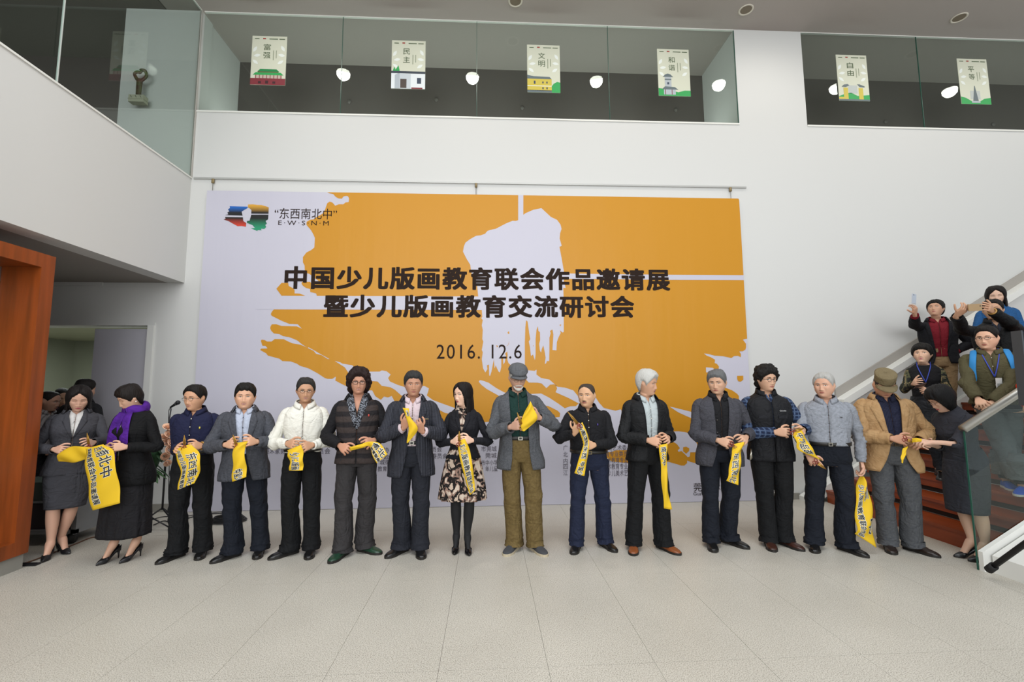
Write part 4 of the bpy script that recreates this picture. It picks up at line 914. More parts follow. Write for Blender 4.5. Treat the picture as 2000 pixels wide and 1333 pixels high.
# sculpture on its shelf in the left gallery
p = at(270, 190, -.12); sc_ = empty('sculpture', (p[0], -.12, 5.49), 'brown forked branch sculpture on a pale block shelf behind the left glass', 'sculpture')
BR = mat('dark_bronze', '4A3626', .55, bump=(30, .5, .01), var=(9, '5A6A38', .45, .75))
k = MB(); k.tube(smoothpath(H([(0, 0, .16), (.0, 0, .34), (.005, 0, .50)]), 10), np.linspace(.055, .065, 10), BR, 10)
k.tube(smoothpath(H([(-.02, 0, .46), (-.09, 0, .55), (-.12, 0, .62), (-.06, -.01, .65), (.0, 0, .645), (.03, 0, .69)]), 18), np.linspace(.036, .030, 18), BR, 8)
k.tube(smoothpath(H([(.02, 0, .46), (.11, 0, .53), (.14, 0, .60), (.10, 0, .68), (.03, 0, .70), (.0, 0, .68)]), 18), np.linspace(.036, .034, 18), BR, 8); k.build('branch', parent=sc_)
k = MB(); k.box(-.16, .16, -.10, .12, 0, .145, mat('plinth_stone', 'A9A793', .8)); k.box(-.17, .17, -.11, .12, .055, .07, mat('plinth_stone', 'A9A793', .8))
for i in range(3): k.tube(H([(-.12+.1*i, -.102, .13), (-.09+.1*i, -.102, .085)]), .006, mat('plinth_mark', '5E5C4C', .8), 6)
k.build('plinth', parent=sc_, smooth=False); sc_.scale = (.62, .40, .70)

# ---------------------------------------------------------------- banner
LAV = mat('banner_lavender', LAVC, .42, spec=.3, bump=(1.6, .35, .02), bstretch=(2.2, 1, .25)); YEL = mat('banner_yellow', YELC, .42, spec=.3, bump=(1.6, .35, .02), bstretch=(2.2, 1, .25)); INK = mat('banner_ink', '2A1F1A', .7, spec=.1)
BX0, BX1, BZ = -3.86, 3.66, 4.29; BY = -.05
bn = MB(); bn.box(BX0, BX1, BY, -.012, 0.004, BZ, LAV); banner = tag(bn.build('banner', smooth=False), 'wide lavender and yellow exhibition banner hanging on the wall behind the row', 'banner')
def bpt(px, py): q = at(px, py, BY); return (min(max(q[0], BX0), BX1), min(max(q[2], .005), BZ))
def fill(polys, depth, m, name):
    cu = bpy.data.curves.new('t', 'CURVE'); cu.dimensions = '2D'; cu.fill_mode = 'FRONT'
    for poly in polys:
        sp = cu.splines.new('POLY'); sp.points.add(len(poly)-1); sp.use_cyclic_u = True
        for q, (x, z) in zip(sp.points, poly): q.co = (x, z, 0, 1)
    o = bpy.data.objects.new('t', cu); C.objects.link(o); me = bpy.data.meshes.new_from_object(o.evaluated_get(bpy.context.evaluated_depsgraph_get()))
    V = [(v.co[0], BY-depth, v.co[1]) for v in me.vertices]; Fq = [tuple(p_.vertices) for p_ in me.polygons]
    bpy.data.objects.remove(o); k = MB(); k.add(V, Fq, m); return k.build(name, parent=banner, smooth=False, fix=False)
Y_MAIN = [(639,370),(643,377.7),(651,379.5),(655.5,384.7),(661.5,388),(667.5,388.5),(671,384),(676.5,382.8),(680,384),(681.7,388),(681,395),(675,395.7),(670.5,399.3),(662,399.3),(654.7,402),(649.5,396),(644,394),(639,397.5),(635,409.5),(630,417.7),(618,424.5),(612,429),(606,429.3),(599,433.5),(598.5,439.5),(607.5,450),(612,458),(615,465),(614.5,476),(614,483.7),(607.5,489),(598.5,493.5),(591.7,502.5),(591.7,513),(595,519),(595.5,532.5),(604.5,535.5),(610.5,540),(622,549),(631.5,555.7),(620.5,553.5),(611,549),(609,556),(606,550.8),(589.7,550.8),(589,555),(592,559),(598,563),(605.5,564.7),(606,570.7),(617.5,573.7),(619,578.3),
 (619,590),(535,604.8),(531,609),(529,614),(530.5,617),(535,619.5),(550,627),(565,633),(581.5,633.7),(589.7,642.5),(580,638),(550,637),(539.5,633.7),(531,634),(528.5,638),(527.8,642),(530,647),(535,651.7),(545.5,653),(553,657),(565,659),(580,665),(590,673),(601,680),(595,677),(586,673.5),(571,671),(562,667),(554.5,663),(536.5,662.7),(530.5,667.5),(521.5,667.5),(517,664.5),(511,664),(509.5,666),(512.5,675.7),(518.5,676),(522.7,681),(510,681.5),(508,684),(520,690.7),(523,695),(545.5,701),(551.5,705.7),(568,706.5),(580,711),(586,715),(602.5,720),(620.5,729.7),(634,738.7),(640,740.5),(649,740.5),(656,736),(655,744),(672,752.8),(690,760),(720,763),(727,763),(733,774.4),(744,781.6),(750,775),(757.6,776.8),(765,774),(771,785),(790,800),(850,822),(872,824),(910,830),(956,824),(964,826),(1020,822),(1093,815),(1094,808),(1089,802),(1080,798),(1071,793),(1103,798),(1114,794),(1125,793.6),(1129.5,789),(1150,782),(1163.7,777),(1170,787),(1179,797),(1190,800),(1202.4,802.6),(1212,800),(1235,830),(1240,860),(1225,880),(1205,880),(1190,884),(1181,884),(1184,894),(1195,902),(1225,905),(1262,905),(1290,903),(1305,902.5),(1323.5,907.7),(1330,910),(1336.6,910),(1342,905),(1342,900),(1349,903),(1357.6,905),(1395,900),(1420,860),(1440,810),(1452,796),(1451,790),(1443,780),(1443,774),(1440,770),(1430,763),(1415,757),(1403,740),(1403.5,722),(1404,716),(1400,711),(1395.7,709.6),(1396.5,703),(1388,698),(1380,695),(1374.7,690.7),(1384,692),(1395,695),(1412.7,696.4),(1420,698),(1428.5,699.8),(1433.7,696),(1441,695.5),(1447,698),(1447,692),(1444,687),(1451,686.5),(1456,683),(1457,679),(1457,672),(1451,664),(1456,662.5),(1466,662),(1452,500),(1446,391),(1442,386),(1000,376)]
BLOB = [(1012,370),(1012,430.6),(1007,432),(1001,431.7),(988,437),(967.8,447.5),(957,449.5),(951.5,452),(947.5,457),(939.4,460),(930,461),(917.8,467.8),(909,474.5),(906,482),(904.3,492),(911,505.5),(918.5,517.7),(920.5,532.5),(924.6,543),(925,540),(932,559.5),(934,579),(941,606),(942,619.5),(940,622),(943,625.5),(941,636),(943,645),(942,663),(944,667.5),(941,684),(943,688.5),(941,702),(943.5,720),(948,728),(952,721.5),(951,714),(955,712.5),(955.5,733.5),(957,735),(960,726),(964.5,702),(966,720),(968,714),(973.5,726),(976.5,728),(979,717),(979,699),(982.5,697.5),(983,712.5),(986,708),(988,694.5),(991.5,691.5),(991,703.5),(993,709.5),(1000,716),(1025,716),(1025,669),(1026,640),(1027.5,626),(1030.5,628.5),(1033.5,651),(1035.7,663),(1032.7,667.5),(1035,678),(1037,696),(1041,693),(1044.7,704),(1046,693),(1046,663),(1047.7,645),(1050.7,637.5),(1051.5,646.5),(1054.5,649.5),(1055,664.5),(1053,672),(1054.5,685.5),(1056.7,689),(1058,682.5),(1061,675),(1064,688.5),(1065.7,699),(1064,711.7),(1067,709.5),(1068,705.7),(1072.5,705.7),(1073,684),(1073,660),(1075.5,651),(1074,647),(1079,644),(1080.7,654),(1080,667.5),(1079,684),(1086.7,685),(1087.5,669),(1090.5,660),(1095,651),(1093.5,645.7),(1098.7,650),(1101,648.7),(1101,589.5),(1100,562.5),(1104.7,563),(1101,549),(1102.7,545),(1160,545.5),(1300,547),(1456,547.5),(1456,538),(1300,537),(1160,535.5),(1102,534.5),(1098.7,516),(1096.7,504),(1092.6,482.6),(1097,480.5),(1093,466.4),(1094,455.6),(1096.7,447.5),(1094.6,439),(1088,430),(1075.7,424),(1057.5,407),(1042,410),(1027,416.5),(1022,420),(1022,370)]
W_BAND = [(500,578),(619,578.3),(930,579.6),(945,579.6),(945,606),(535,604.8),(500,604.6)]
W_A = [(935,746),(937,743),(943,744),(954,748),(970,759),(985,767),(1000,772),(1056.6,769),(1072,777),(1089,788),(1103,798),(1112,800),(1096,818),(1093.5,812),(1094.4,808),(1089,802.6),(1080,798),(1071,793.6),(1040,790),(1000,788),(968,770),(950,760),(940,752)]
W_B = [(1010,722),(1026,723),(1044,725),(1048,722.5),(1047.6,732),(1056.6,738.7),(1073,742),(1089,756),(1103,757.6),(1119.6,763),(1128.6,774),(1140,778),(1160,774),(1163.7,777),(1135,790),(1129.5,788),(1110.6,778),(1085,766.6),(1088,759.5),(1086,753),(1082,751),(1074,752),(1070,756),(1067,758.5),(1058,749.5),(1050,748),(1033,747.7),(1026,740.5)]
W_C = [(654,705.6),(664,708),(669.6,711),(681.6,712.8),(688,714),(693.6,718.4),(705,726),(721.6,726.4),(741.6,726.4),(745.6,724),(755,725.6),(763,732),(758,739),(761.6,745.6),(776,752),(792,757),(829,754.4),(837.6,759),(836,766),(833.6,773),(845,781.6),(864,788.8),(887,797),(905,803),(895,812),(880,809),(869,807),(859,801.6),(829,786),(795,776),(784,773),(771,761.6),(763,757),(745.6,754),(737.6,745.6),(728,745),(705,747),(680,728),(673.6,718)]
W_D = [(1308,795),(1314,796),(1330,800),(1350,805),(1352,818),(1340,813),(1325,806)]
W_E = [(1313,843.4),(1325,843),(1340,845),(1354,852),(1362,870),(1358,884),(1348,884),(1347,892),(1343,893.5),(1338,888),(1331,881.5),(1325,883),(1323.5,880),(1328,876),(1322,868),(1314,863)]
W_F = [(1378.6,718),(1392,719),(1400,726),(1379,728)]
W_G = [(601,680),(603,679),(612,684),(625,691.5),(637,698),(644,702),(640,701.5),(628,694),(617.5,691.5),(613,686)]
Y_ISL = [(540,564.5),(550,553),(563,553),(564,559),(572,563),(575.5,567),(575.5,573.5),(585,573.7),(597,578.3),(550,578)]
Y_I2 = [(1439.5,734.5),(1451.5,734.3),(1451.6,742),(1447,746),(1442,745.5),(1439.6,741)]
Y_I3 = [(1334,874),(1340,873),(1346,876),(1346,881),(1340,887),(1334,882)]
B_ = lambda L: [bpt(*q) for q in L]
fill([B_(Y_MAIN)], .0012, YEL, 'yellow_print'); fill([B_(BLOB)], .0024, LAV, 'brush_stroke_print')
fill([B_(W_BAND)], .0026, LAV, 'stripe_print')
for W in (W_A, W_B, W_C, W_D, W_E, W_F, W_G): fill([B_(W)], .0024, LAV, 'stripe_print')
holes = [[(991,650),(994,647),(995,652),(993,653)], [(1041,675),(1042,675),(1042,677),(1041,677)], [(992,675),(995,666),(993.5,673),(988,677)], [(969,675),(973,676),(971,679)], [(1092.5,635),(1096,634),(1095,638)], [(987,690),(991,687),(991,694),(987,694)]]
for W in (Y_ISL, Y_I2, Y_I3): fill([B_(W)], .0030, YEL, 'yellow_print')
for W in holes: fill([B_(W)], .0032, YEL, 'yellow_print')
def btext(s, px0, py0, px1, py1, offset=0., space=1., m=INK, name='lettering'):      # box given by its top-left and bottom-right corners
    x0, z1 = bpt(px0, py0); x1, z0 = bpt(px1, py1); bold = max(offset, 0)*.62*(z1-z0); V, Fc = fit_text(s, x0+bold, x1-bold, z0+bold, z1-bold, 0., space); k = MB()
    for q, t in enumerate(np.linspace(0, 2*math.pi, 12, endpoint=False) if bold else [0.]):
        k.add(np.stack([V[:, 0]+bold*(1 if math.cos(t) > .1 else -1 if math.cos(t) < -.1 else 0), np.full(len(V), BY-.0042-q*.00006), V[:, 1]+bold*.8*math.sin(t)], 1), Fc, m)
    return k.build(name, parent=banner, smooth=False, fix=False)
btext('中国少儿版画教育联会作品邀请展', 557, 519.5, 1309, 569, .06, 1.12, name='title_lettering'); btext('暨少儿版画教育交流研讨会', 633, 575, 1239, 622, .06, 1.12, name='title_lettering')
btext('2016. 12.6', 853, 673.5, 1019, 701, .0, 1.12, name='date_lettering'); btext('“东西南北中”', 537, 406.5, 658, 429, -.006, 1.0); btext('E·W·S·N·M', 544, 431, 642, 441, -.008, 1.35)
G_ = mat('banner_small_ink', '55505A', .4)
for s_, a_, b_, c_, d_ in (('位:', 497, 863, 510, 872), ('美术家协', 517, 876, 557, 887), ('员会', 622, 876, 645, 887), ('协', 749, 874, 760, 885), ('会', 749, 887, 760, 897), ('城街', 742, 898, 762, 908), ('教育局', 738, 911, 765, 921), ('员会', 843, 873, 863, 883), ('委员会', 843, 886, 874, 896), ('位:', 950, 859, 964, 868),
        ('市莞城', 940, 872, 970, 882), ('莞城', 948, 885, 970, 895), ('市中小学', 940, 899, 972, 909), ('年儿童', 948, 911, 972, 921), ('广', 1100, 870, 1109, 880), ('北', 1100, 883, 1109, 893), ('内', 1100, 896, 1109, 906), ('四', 1100, 907, 1109, 917), ('江', 1100, 919, 1109, 929),
        ('儿艺术委', 1186, 870, 1224, 880), ('育专业委员', 1182, 882, 1226, 892), ('术教育专业', 1186, 894, 1226, 905), ('术教育专业', 1186, 906, 1226, 917), ('少儿美术艺', 1186, 919, 1226, 930)): btext(s_, a_, b_, c_, d_, -.004, 1.05, G_)
btext('莞城', 1354, 944, 1388, 960, .0, 1.0, INK, 'crest_lettering'); btext('Gua', 1354, 962, 1370, 968, .0, 1.0, INK, 'crest_lettering'); btext('rt', 1394, 962, 1401, 968, 0, 1, INK, 'crest_lettering'); btext('术', 1398, 945, 1407, 960, .0, 1.0, INK, 'crest_lettering')
# four-colour brush mark, top left
def gradm(name, c1, c2, z0, z1):
    m = mat(name, c1, .35); N, L = nt(m); tc = N.new('ShaderNodeTexCoord'); sp = N.new('ShaderNodeSeparateXYZ'); L.new(tc.outputs['Object'], sp.inputs[0]); mr = N.new('ShaderNodeMapRange'); mr.inputs[1].default_value = z0; mr.inputs[2].default_value = z1; L.new(sp.outputs[2], mr.inputs[0])
    mx = N.new('ShaderNodeMixRGB'); mx.inputs[1].default_value = lin(c1); mx.inputs[2].default_value = lin(c2); L.new(mr.outputs[0], mx.inputs[0]); L.new(mx.outputs[0], N['Principled BSDF'].inputs['Base Color']); return m
def lp(L): return [bpt(420+x*.13, 380+y*.13) for x, y in L]
zz_ = lambda y: bpt(480, 380+y*.13)[1]
fill([lp([(220,178),(490,185),(490,205),(430,240),(400,260),(415,320),(150,312),(200,300),(185,275),(215,255),(195,225),(225,205)])], .0022, gradm('mark_blue', '15161C', '1E5FB0', zz_(275), zz_(195)), 'blue_mark')
fill([lp([(497,152),(570,150),(640,158),(700,160),(760,178),(808,195),(804,292),(545,290),(548,235),(515,205),(497,200)])], .0022, gradm('mark_gold', '17130F', 'CE9A38', zz_(270), zz_(165)), 'gold_mark')
fill([lp([(150,340),(420,345),(425,400),(470,430),(465,488),(400,475),(340,478),(270,440),(200,400),(130,378),(160,365)])], .0022, gradm('mark_red', 'C23A26', '191312', zz_(470), zz_(360)), 'red_mark')
fill([lp([(545,305),(803,305),(798,375),(760,400),(780,440),(755,460),(770,490),(740,520),(690,515),(700,540),(640,535),(640,552),(540,510),(600,505),(560,460),(480,430),(480,400),(520,395)])], .0022, gradm('mark_green', '1C8A62', '141615', zz_(500), zz_(360)), 'green_mark')

# ---------------------------------------------------------------- doorway under the left soffit
DW = mat('door_leaf_paint', 'B4B2BA', .6); GREENW = mat('side_room_wall', '888A7C', .8)
fr = struct(MB().box(-6.15, -4.45, -.015, .0, 2.42, 2.46, WALL).build('door_1', smooth=False))
MB().box(-4.53, -4.45, -.03, .10, 0, 2.42, mat('door_trim_paint', 'D4D4D0', .5)).build('door_frame', smooth=False).parent = fr
MB().box(-6.15, -6.05, -.02, .10, 0, 2.42, WALL).build('door_frame', smooth=False).parent = fr
MB().box(-5.25, -4.55, .04, .09, .01, 2.38, DW).build('door_leaf', smooth=False).parent = fr
b = MB(); b.box(-9, -4.3, 4.0, 4.1, 0, 2.9, GREENW); b.box(-4.4, -4.3, .25, 4.0, 0, 2.9, GREENW); b.box(-9, -8.9, .25, 4.0, 0, 2.9, GREENW); b.box(-6.9, -6.6, 3.9, 4.0, 0, 2.9, mat('side_room_pilaster', '7A7E68', .8)); struct(b.build('wall_side_room', smooth=False))
struct(MB().box(-9, -4.3, .25, 4.1, 2.62, 2.75, mat('side_room_ceiling', '9A9A86', .8)).build('ceiling_side_room', smooth=False))
for x, wh in ((-6.6, 'farther left'), (-5.55, 'nearer the door leaf')): tag(MB().box(x, x+1.0, .78, .84, 2.575, 2.62, mat('tube_glow', 'FFFFFF', emit=('EAF4FF', 9.0))).build('tube_light', smooth=False), 'glowing white tube light on the ceiling inside the doorway, '+wh, 'lamp', 'tube lights in the side room')
for x, y, wh in ((-6.1, 2.2, 'farther back'), (-5.3, 1.5, 'nearer the tubes')): tag(MB().tube(H([(x, y, 2.62), (x, y, 2.60)]), .07, mat('vent_brown', '6E6450', .7), 14).build('ceiling_vent'), 'small dark round vent in the ceiling of the room through the doorway, '+wh, 'vent', 'vents in the side room')
pp = at(92, 700, 3.95); tag(MB().box(pp[0]-.16, pp[0]+.10, 3.93, 3.99, pp[2]-.13, pp[2]+.16, mat('wall_box_grey', '4C4A46', .7)).build('wall_box', smooth=False), 'small dark box on the far wall through the doorway', 'box')
b = MB(); b.box(-4.45, XL, -.03, 0, 0, .10, mat('baseboard_grey', '85827A', .6)); struct(b.build('baseboard_back_left', smooth=False))
b = MB(); b.box(3.68, 4.3, -.02, 0, 0, .085, mat('baseboard_grey', '85827A', .6)); struct(b.build('baseboard_back_right', smooth=False))

# ---------------------------------------------------------------- wooden display case, left edge
WOODA = mat('orange_wood', WOODC, .38, bump=(8, .15, .003), bstretch=(6, 6, .5), var=(5, '6E3410', .35, .7, (3, 3, .25)), spec=.4); WDARK = mat('case_back_brown', '5A3E2C', .6)
cs = empty('display_case', (-4.3, -3.2, 0), 'large orange wooden display case frame standing against the left wall', 'display case')
def part(mb, name, par, **k): o = mb.build(name, **k); o.parent = par; o.matrix_parent_inverse = Matrix.Translation(-par.location); return o
part(MB().box(-4.62, -4.11, -1.97, -1.84, .13, 2.83, WOODA), 'post', cs, smooth=False)
part(MB().box(-4.62, -4.11, -6.0, -1.97, 2.70, 2.83, WOODA), 'top_beam', cs, smooth=False)
part(MB().box(-4.62, -4.11, -6.0, -1.97, .13, .25, WOODA), 'bottom_beam', cs, smooth=False)
part(MB().box(-4.60, -4.13, -6.0, -1.86, 0, .13, mat('plinth_grey', '8A8880', .8, bump=(60, .3, .004))), 'plinth', cs, smooth=False)
part(MB().box(-4.66, -4.62, -6.0, -1.84, .13, 2.83, WDARK), 'back_panel', cs, smooth=False)
part(MB().box(-4.47, -4.46, -6.0, -1.97, .25, 2.70, GLASS), 'glass', cs, smooth=False)
part(MB().box(-4.475, -4.455, -1.985, -1.972, .25, 2.70, STEEL), 'glass_channel', cs, smooth=False)
po = tag(MB().box(-4.615, -4.61, -5.4, -2.02, .75, 2.62, mat('case_poster_paper', 'C4C2B4', .6)).build('case_poster', smooth=False), 'pale poster with a yellow shape inside the wooden display case', 'poster')
k = MB(); k.add([(-4.608, -5.4, 2.5), (-4.608, -2.10, 2.33), (-4.608, -2.05, 2.0), (-4.608, -2.05, 1.3), (-4.608, -2.2, .9), (-4.608, -5.4, .8)], [(0, 1, 2, 3, 4, 5)], mat('case_poster_yellow', 'D89A18', .6)); k.build('print', parent=po, smooth=False, fix=False)

# ---------------------------------------------------------------- stairs on the right
WOODB = mat('stair_wood', STAIRC, .32, bump=(8, .12, .002), bstretch=(1, .5, 6), var=(3.0, '8A3E1E', .35, .66, (6, .6, 6)), spec=.45); GAP = mat('stair_gap', '2B2320', .7)
st = empty('staircase', (4.55, -1.2, 0), 'dark red wooden staircase rising to the right along the wall', 'staircase'); RI, TR, N_ = .165, .292, 13
for i in range(N_):
    x = 4.55+TR*i; z = RI*(i+1); ym, yM = -2.40, -.21
    s_ = part(MB().box(x+.045, x+TR+.06, ym, yM, z-RI, z-.105, GAP), 'riser', st, smooth=False)
    b = MB(); b.box(x, x+TR+.03, ym, yM, z-.105, z-.030, WOODB); b.box(x-.012, x+TR+.03, ym, yM, z-.030, z, WOODB)
    part(b, 'tread', st, smooth=False)
    if i == 0: part(MB().box(x, x+.05, ym, yM, 0, z-.105, WOODB), 'riser', st, smooth=False)
# wall side: white balustrade slab with cap, recess drawn above it as a strip of painted grey shade, and sloping skirting
SL = RI/TR; xa = 4.92; WS = mat('stair_white', 'D9D9D4', .6)
def slope(x, z0, x0=4.3): return z0+(x-x0)*SL
bal = empty('balustrade', (6, -.1, 1), 'white solid balustrade with sloping cap along the wall side of the stairs', 'balustrade')
X2 = 10.5
part(MB().prism([(xa, slope(xa, .05)), (X2, slope(X2, .05)), (X2, slope(X2, .93)), (xa, slope(xa, .93))], 'y', -.13, -.04, WALL), 'panel', bal, smooth=False)
part(MB().prism([(xa-.02, slope(xa-.02, .93)), (X2, slope(X2, .93)), (X2, slope(X2, 1.03)), (xa-.02, slope(xa-.02, 1.03))], 'y', -.19, -.02, WS), 'cap', bal, smooth=False)
part(MB().prism([(4.28, 0), (4.42, 0), (X2, slope(X2, -.05)), (X2, slope(X2, .06)), (4.28, .06)], 'y', -.20, -.03, WS), 'skirting', bal, smooth=False)
part(MB().prism([(xa, slope(xa, 1.03)), (X2, slope(X2, 1.03)), (X2, slope(X2, 1.16)), (xa, slope(xa, 1.16))], 'y', -.03, -.001, mat('recess_shade_grey', '9A958E', .8)), 'recess_shade', bal, smooth=False)  # flat grey strip, the shade above the cap put into its colour
# near side: glass, steel handrail, white stringer and block
gb = empty('glass_balustrade', (4.3, -2.45, 0), 'clear glass balustrade with steel tube handrail at the stair foot', 'balustrade')
yg = -2.46; GX = 4.16
part(MB().prism([(GX, .02), (X2, slope(X2, .05)), (X2, slope(X2, 1.16)), (GX, 1.16)], 'y', yg-.006, yg+.006, GLASS), 'glass', gb, smooth=False)
part(MB().box(GX-.004, GX, yg-.007, yg+.007, .0, 1.16, GEDGE), 'glass_edge', gb, smooth=False)
part(MB().tube(H([(GX-.01, yg, 1.18), (7.5, yg, 1.18+(7.5-GX)*SL)]), .036, STEEL, 20), 'handrail', gb)
part(MB().prism([(GX, .0), (GX+.10, 0), (X2, slope(X2, -.25)), (X2, slope(X2, .10)), (GX, .16)], 'y', yg-.05, yg-.012, WS), 'stringer', gb, smooth=False)
blk = tag(MB().prism([(4.22, 0), (5.6, 0), (5.6, .75), (5.35, .75), (4.22, .14)], 'y', -3.3, -2.53, WS).build('stair_plinth', smooth=False), 'white sloping block beside the foot of the stair glass', 'plinth')
# black display on a stand at the right edge; one leg reaches in
S_ = at(1985, 650, -3.3); S2_ = at(1992, 790, -3.3); BK = mat('screen_black', '0B0C10', .5, spec=.3)
ft_ = at(1936, 1110, -2.68); md_ = at(2000, 1064, -2.98); hub = ft_+(md_-ft_)*2.6
sc2 = empty('display_screen', (hub[0], hub[1], 0), 'black display screen on a stand cut off by the right edge', 'screen')
part(MB().box(S_[0]+.012, S_[0]+.80, -3.32, -3.27, S2_[2], S_[2], BK), 'screen', sc2, smooth=False)
part(MB().box(S_[0], S_[0]+.012, -3.33, -3.265, S2_[2]-.01, S_[2]+.012, mat('screen_frame', '3A3E42', .4)), 'frame', sc2, smooth=False)
part(MB().tube(H([(hub[0], hub[1], S_[2]-.2), (hub[0], hub[1], hub[2]-.1)]), .022, BK, 12), 'pole', sc2)
d_ = md_-ft_; d_ /= np.linalg.norm(d_); rf = ft_-d_*.0
part(MB().tube(H([rf+d_*.03, hub]), .020, BK, 12), 'leg', sc2); part(MB().tube(H([rf-d_*.035, rf+d_*.04]), .030, mat('rubber_black', '0E0E0F', .7), 12), 'rubber_foot', sc2)
part(MB().tube(H([hub, (hub[0]+.55, hub[1]-.2, .03)]), .020, BK, 12), 'leg', sc2)
part(MB().tube(H([hub, (hub[0]-.05, hub[1]-.6, .03)]), .020, BK, 12), 'leg', sc2)

# ---------------------------------------------------------------- cloth colours
def cloth(n, c, rough=.85, **k):
    k.setdefault('bump', (420, .25, .0015)); k.setdefault('crease', (5.0, .038)); return mat(n, c, rough, spec=.25, **k)
BLKT = cloth('trousers_black', '0F1012'); NAVT = cloth('trousers_navy', '12161F'); DKT = cloth('trousers_dark', '202226'); LEA = mat('shoe_leather_black', '121213', .32, spec=.5); LEB = mat('shoe_leather_brown', '3A2019', .35); LET = mat('shoe_leather_tan', '7E4522', .4)
LACE = mat('shoe_lace', '1E1E1F', .8); BELT = mat('belt_leather', '16130F', .45); BUCK = mat('buckle_metal', 'B9B4A8', .3, metal=.9); WBTN = mat('button_pale', 'C9C5B8', .4); DBTN = mat('button_dark', '1E1B1A', .4)
PEOPLE = {}; mat('tights_black', '121215', .8)
def P_(key, **k): PEOPLE[key] = person(**k); return PEOPLE[key]

# 1 woman in charcoal suit, far left
p = P_('w1', label='woman with long black hair in charcoal skirt suit beside the wooden case', feet=((92,1093),(124,1081)), head=(158,752), face=2, hyaw=4, hpitch=22, fem=True, hair=['long', (-.115, .010, 56, 1, .075)], part=.004, haircol='15100F', skin='B98A72', eyes='down', smile=.1, girth=1.10, heel=.045, fy=(-8, 30),
    hands=[('pinch', 120, 879), ('pinch', 174, 866)], fwd=(.26, .27), out=(.75, .6), legs=1)
SG = cloth('suit_charcoal', '3B3B40'); WT = cloth('blouse_white', 'C9C7C4')
shirt(p, WT, 1.0, .004, neck=None, sl=False, V=.05, vz=1.41); jacket(p, SG, button=1.16, vw=.055, hem=.80, off=.020, cutaway=.015, wmax=.060, coll='jacket', r0=.064, r1=.050, flare=.012, notch=1.34)
skirt(p, SG, [(.98,.172,.128),(.90,.188,.140),(.75,.190,.140),(.60,.172,.130),(.47,.158,.122)]); shoes(p, mat('pump_black', '121114', .35), 'pump')
# 2 woman with purple scarf
p = P_('w2', label='woman with short black hair, purple scarf and black coat bending over the ribbon', feet=((211,1098),(255,1094)), head=(268,745), face=-42, hyaw=-72, hpitch=26, fem=True, hair='pixie', thick=.65, haircol='17110F', skin='B78A70', eyes='down', smile=.15, girth=1.08, heel=.075, fy=(-42, -42),
    hands=[('pinch', 203, 878), ('hold', 224, 874)], fwd=(.22, .25), out=(.3, .55), height=1.63)
BKW = cloth('wool_black', '0C0C0E'); jacket(p, BKW, button=1.20, vw=.05, hem=.72, off=.026, cutaway=.04, lapel=False, coll=None, r0=.066, r1=.050, flare=.03)
shirt(p, WT, 1.0, .004, neck=None, sl=False, V=.04, vz=1.40)
skirt(p, cloth('culotte_black', '1A191C'), [(.96,.17,.13),(.85,.19,.15),(.6,.205,.165),(.4,.215,.17),(.235,.225,.175)], pleat=.03); shoes(p, mat('pump_black', '121114', .35), 'pump')
PUR = cloth('scarf_purple', '4E1E86', var=(14, '3A1466', .4, .7)); k = MB(); s = p.s
def tp(x, y, z): return p.tw(x*s, y*s, z*s)-p.base
ring_ = [tp(.088*math.sin(a), -.012+.080*math.cos(a), 1.452-.026*math.cos(a)+.012*math.sin(3*a)) for a in np.linspace(0, 2*math.pi, 26)]
k.tube(np.array(ring_), np.tile([[.026, .044]], (26, 1)), PUR, 12, False)
for xs, zend in ((-.045, .95), (.055, 1.12)):
    path = smoothpath([tp(xs*.6, .088, 1.41), tp(xs, .130, 1.33), tp(xs*1.25, .152, 1.2), tp(xs*1.3, .150, 1.08), tp(xs*1.3, .150, zend)], 18); k.tube(path, np.stack([np.linspace(.045, .055, 18), np.full(18, .012)], 1), PUR, 12, True, up=p.fwd_)
k.build('scarf', parent=p.root); e = MB(); e.ball(p.hd(H([.082, -.008, .072])), .006, mat('pearl', 'E8E2DA', .2)); e.build('earring', parent=p.root)
# 3
p = P_('m3', label='smiling man with glasses in navy shirt and black trousers, beside the flower stand', feet=((335,1093),(393,1086)), head=(385,752), face=-14, hyaw=-36, hpitch=6, hair='short', smile=1, teeth=True, skin='B4805F', fy=(-45, -5), hands=[('hold', 345, 877), ('hold', 379, 872)], fwd=(.28, .28), out=(.05, .6), girth=1.04)
NV = cloth('shirt_navy', '1A1D38'); trousers(p, BLKT, top=1.05, hem=.088, bag=1.4); shirt(p, NV, 1.00, .012, bt=(WBTN, [1.36, 1.28, 1.20]), V=.026, flare=-.004); shoes(p, LEA); glasses(p, mat('glasses_metal', '7A7468', .3, metal=.8)); belt(p, BELT, 1.03, .014)
k = MB(); q = p.sp(.085, 1.27, .020); k.box(q[0]-.006, q[0]+.006, q[1]-.002, q[1]+.002, q[2]-.010, q[2]+.010, mat('logo_yellow', 'C9B84A', .6)); k.build('chest_mark', parent=p.root)
k = MB(); A = p.arm[1]; c = A['W']-A['d']*.005-p.base; k.tube([c+(math.cos(t)*np.cross(A['d'], A['n'])+math.sin(t)*A['n'])*.034 for t in np.linspace(0, 6.3, 15)], .007, mat('bracelet_amber', 'A07A3C', .4), 8, False); k.build('bracelet', parent=p.root)
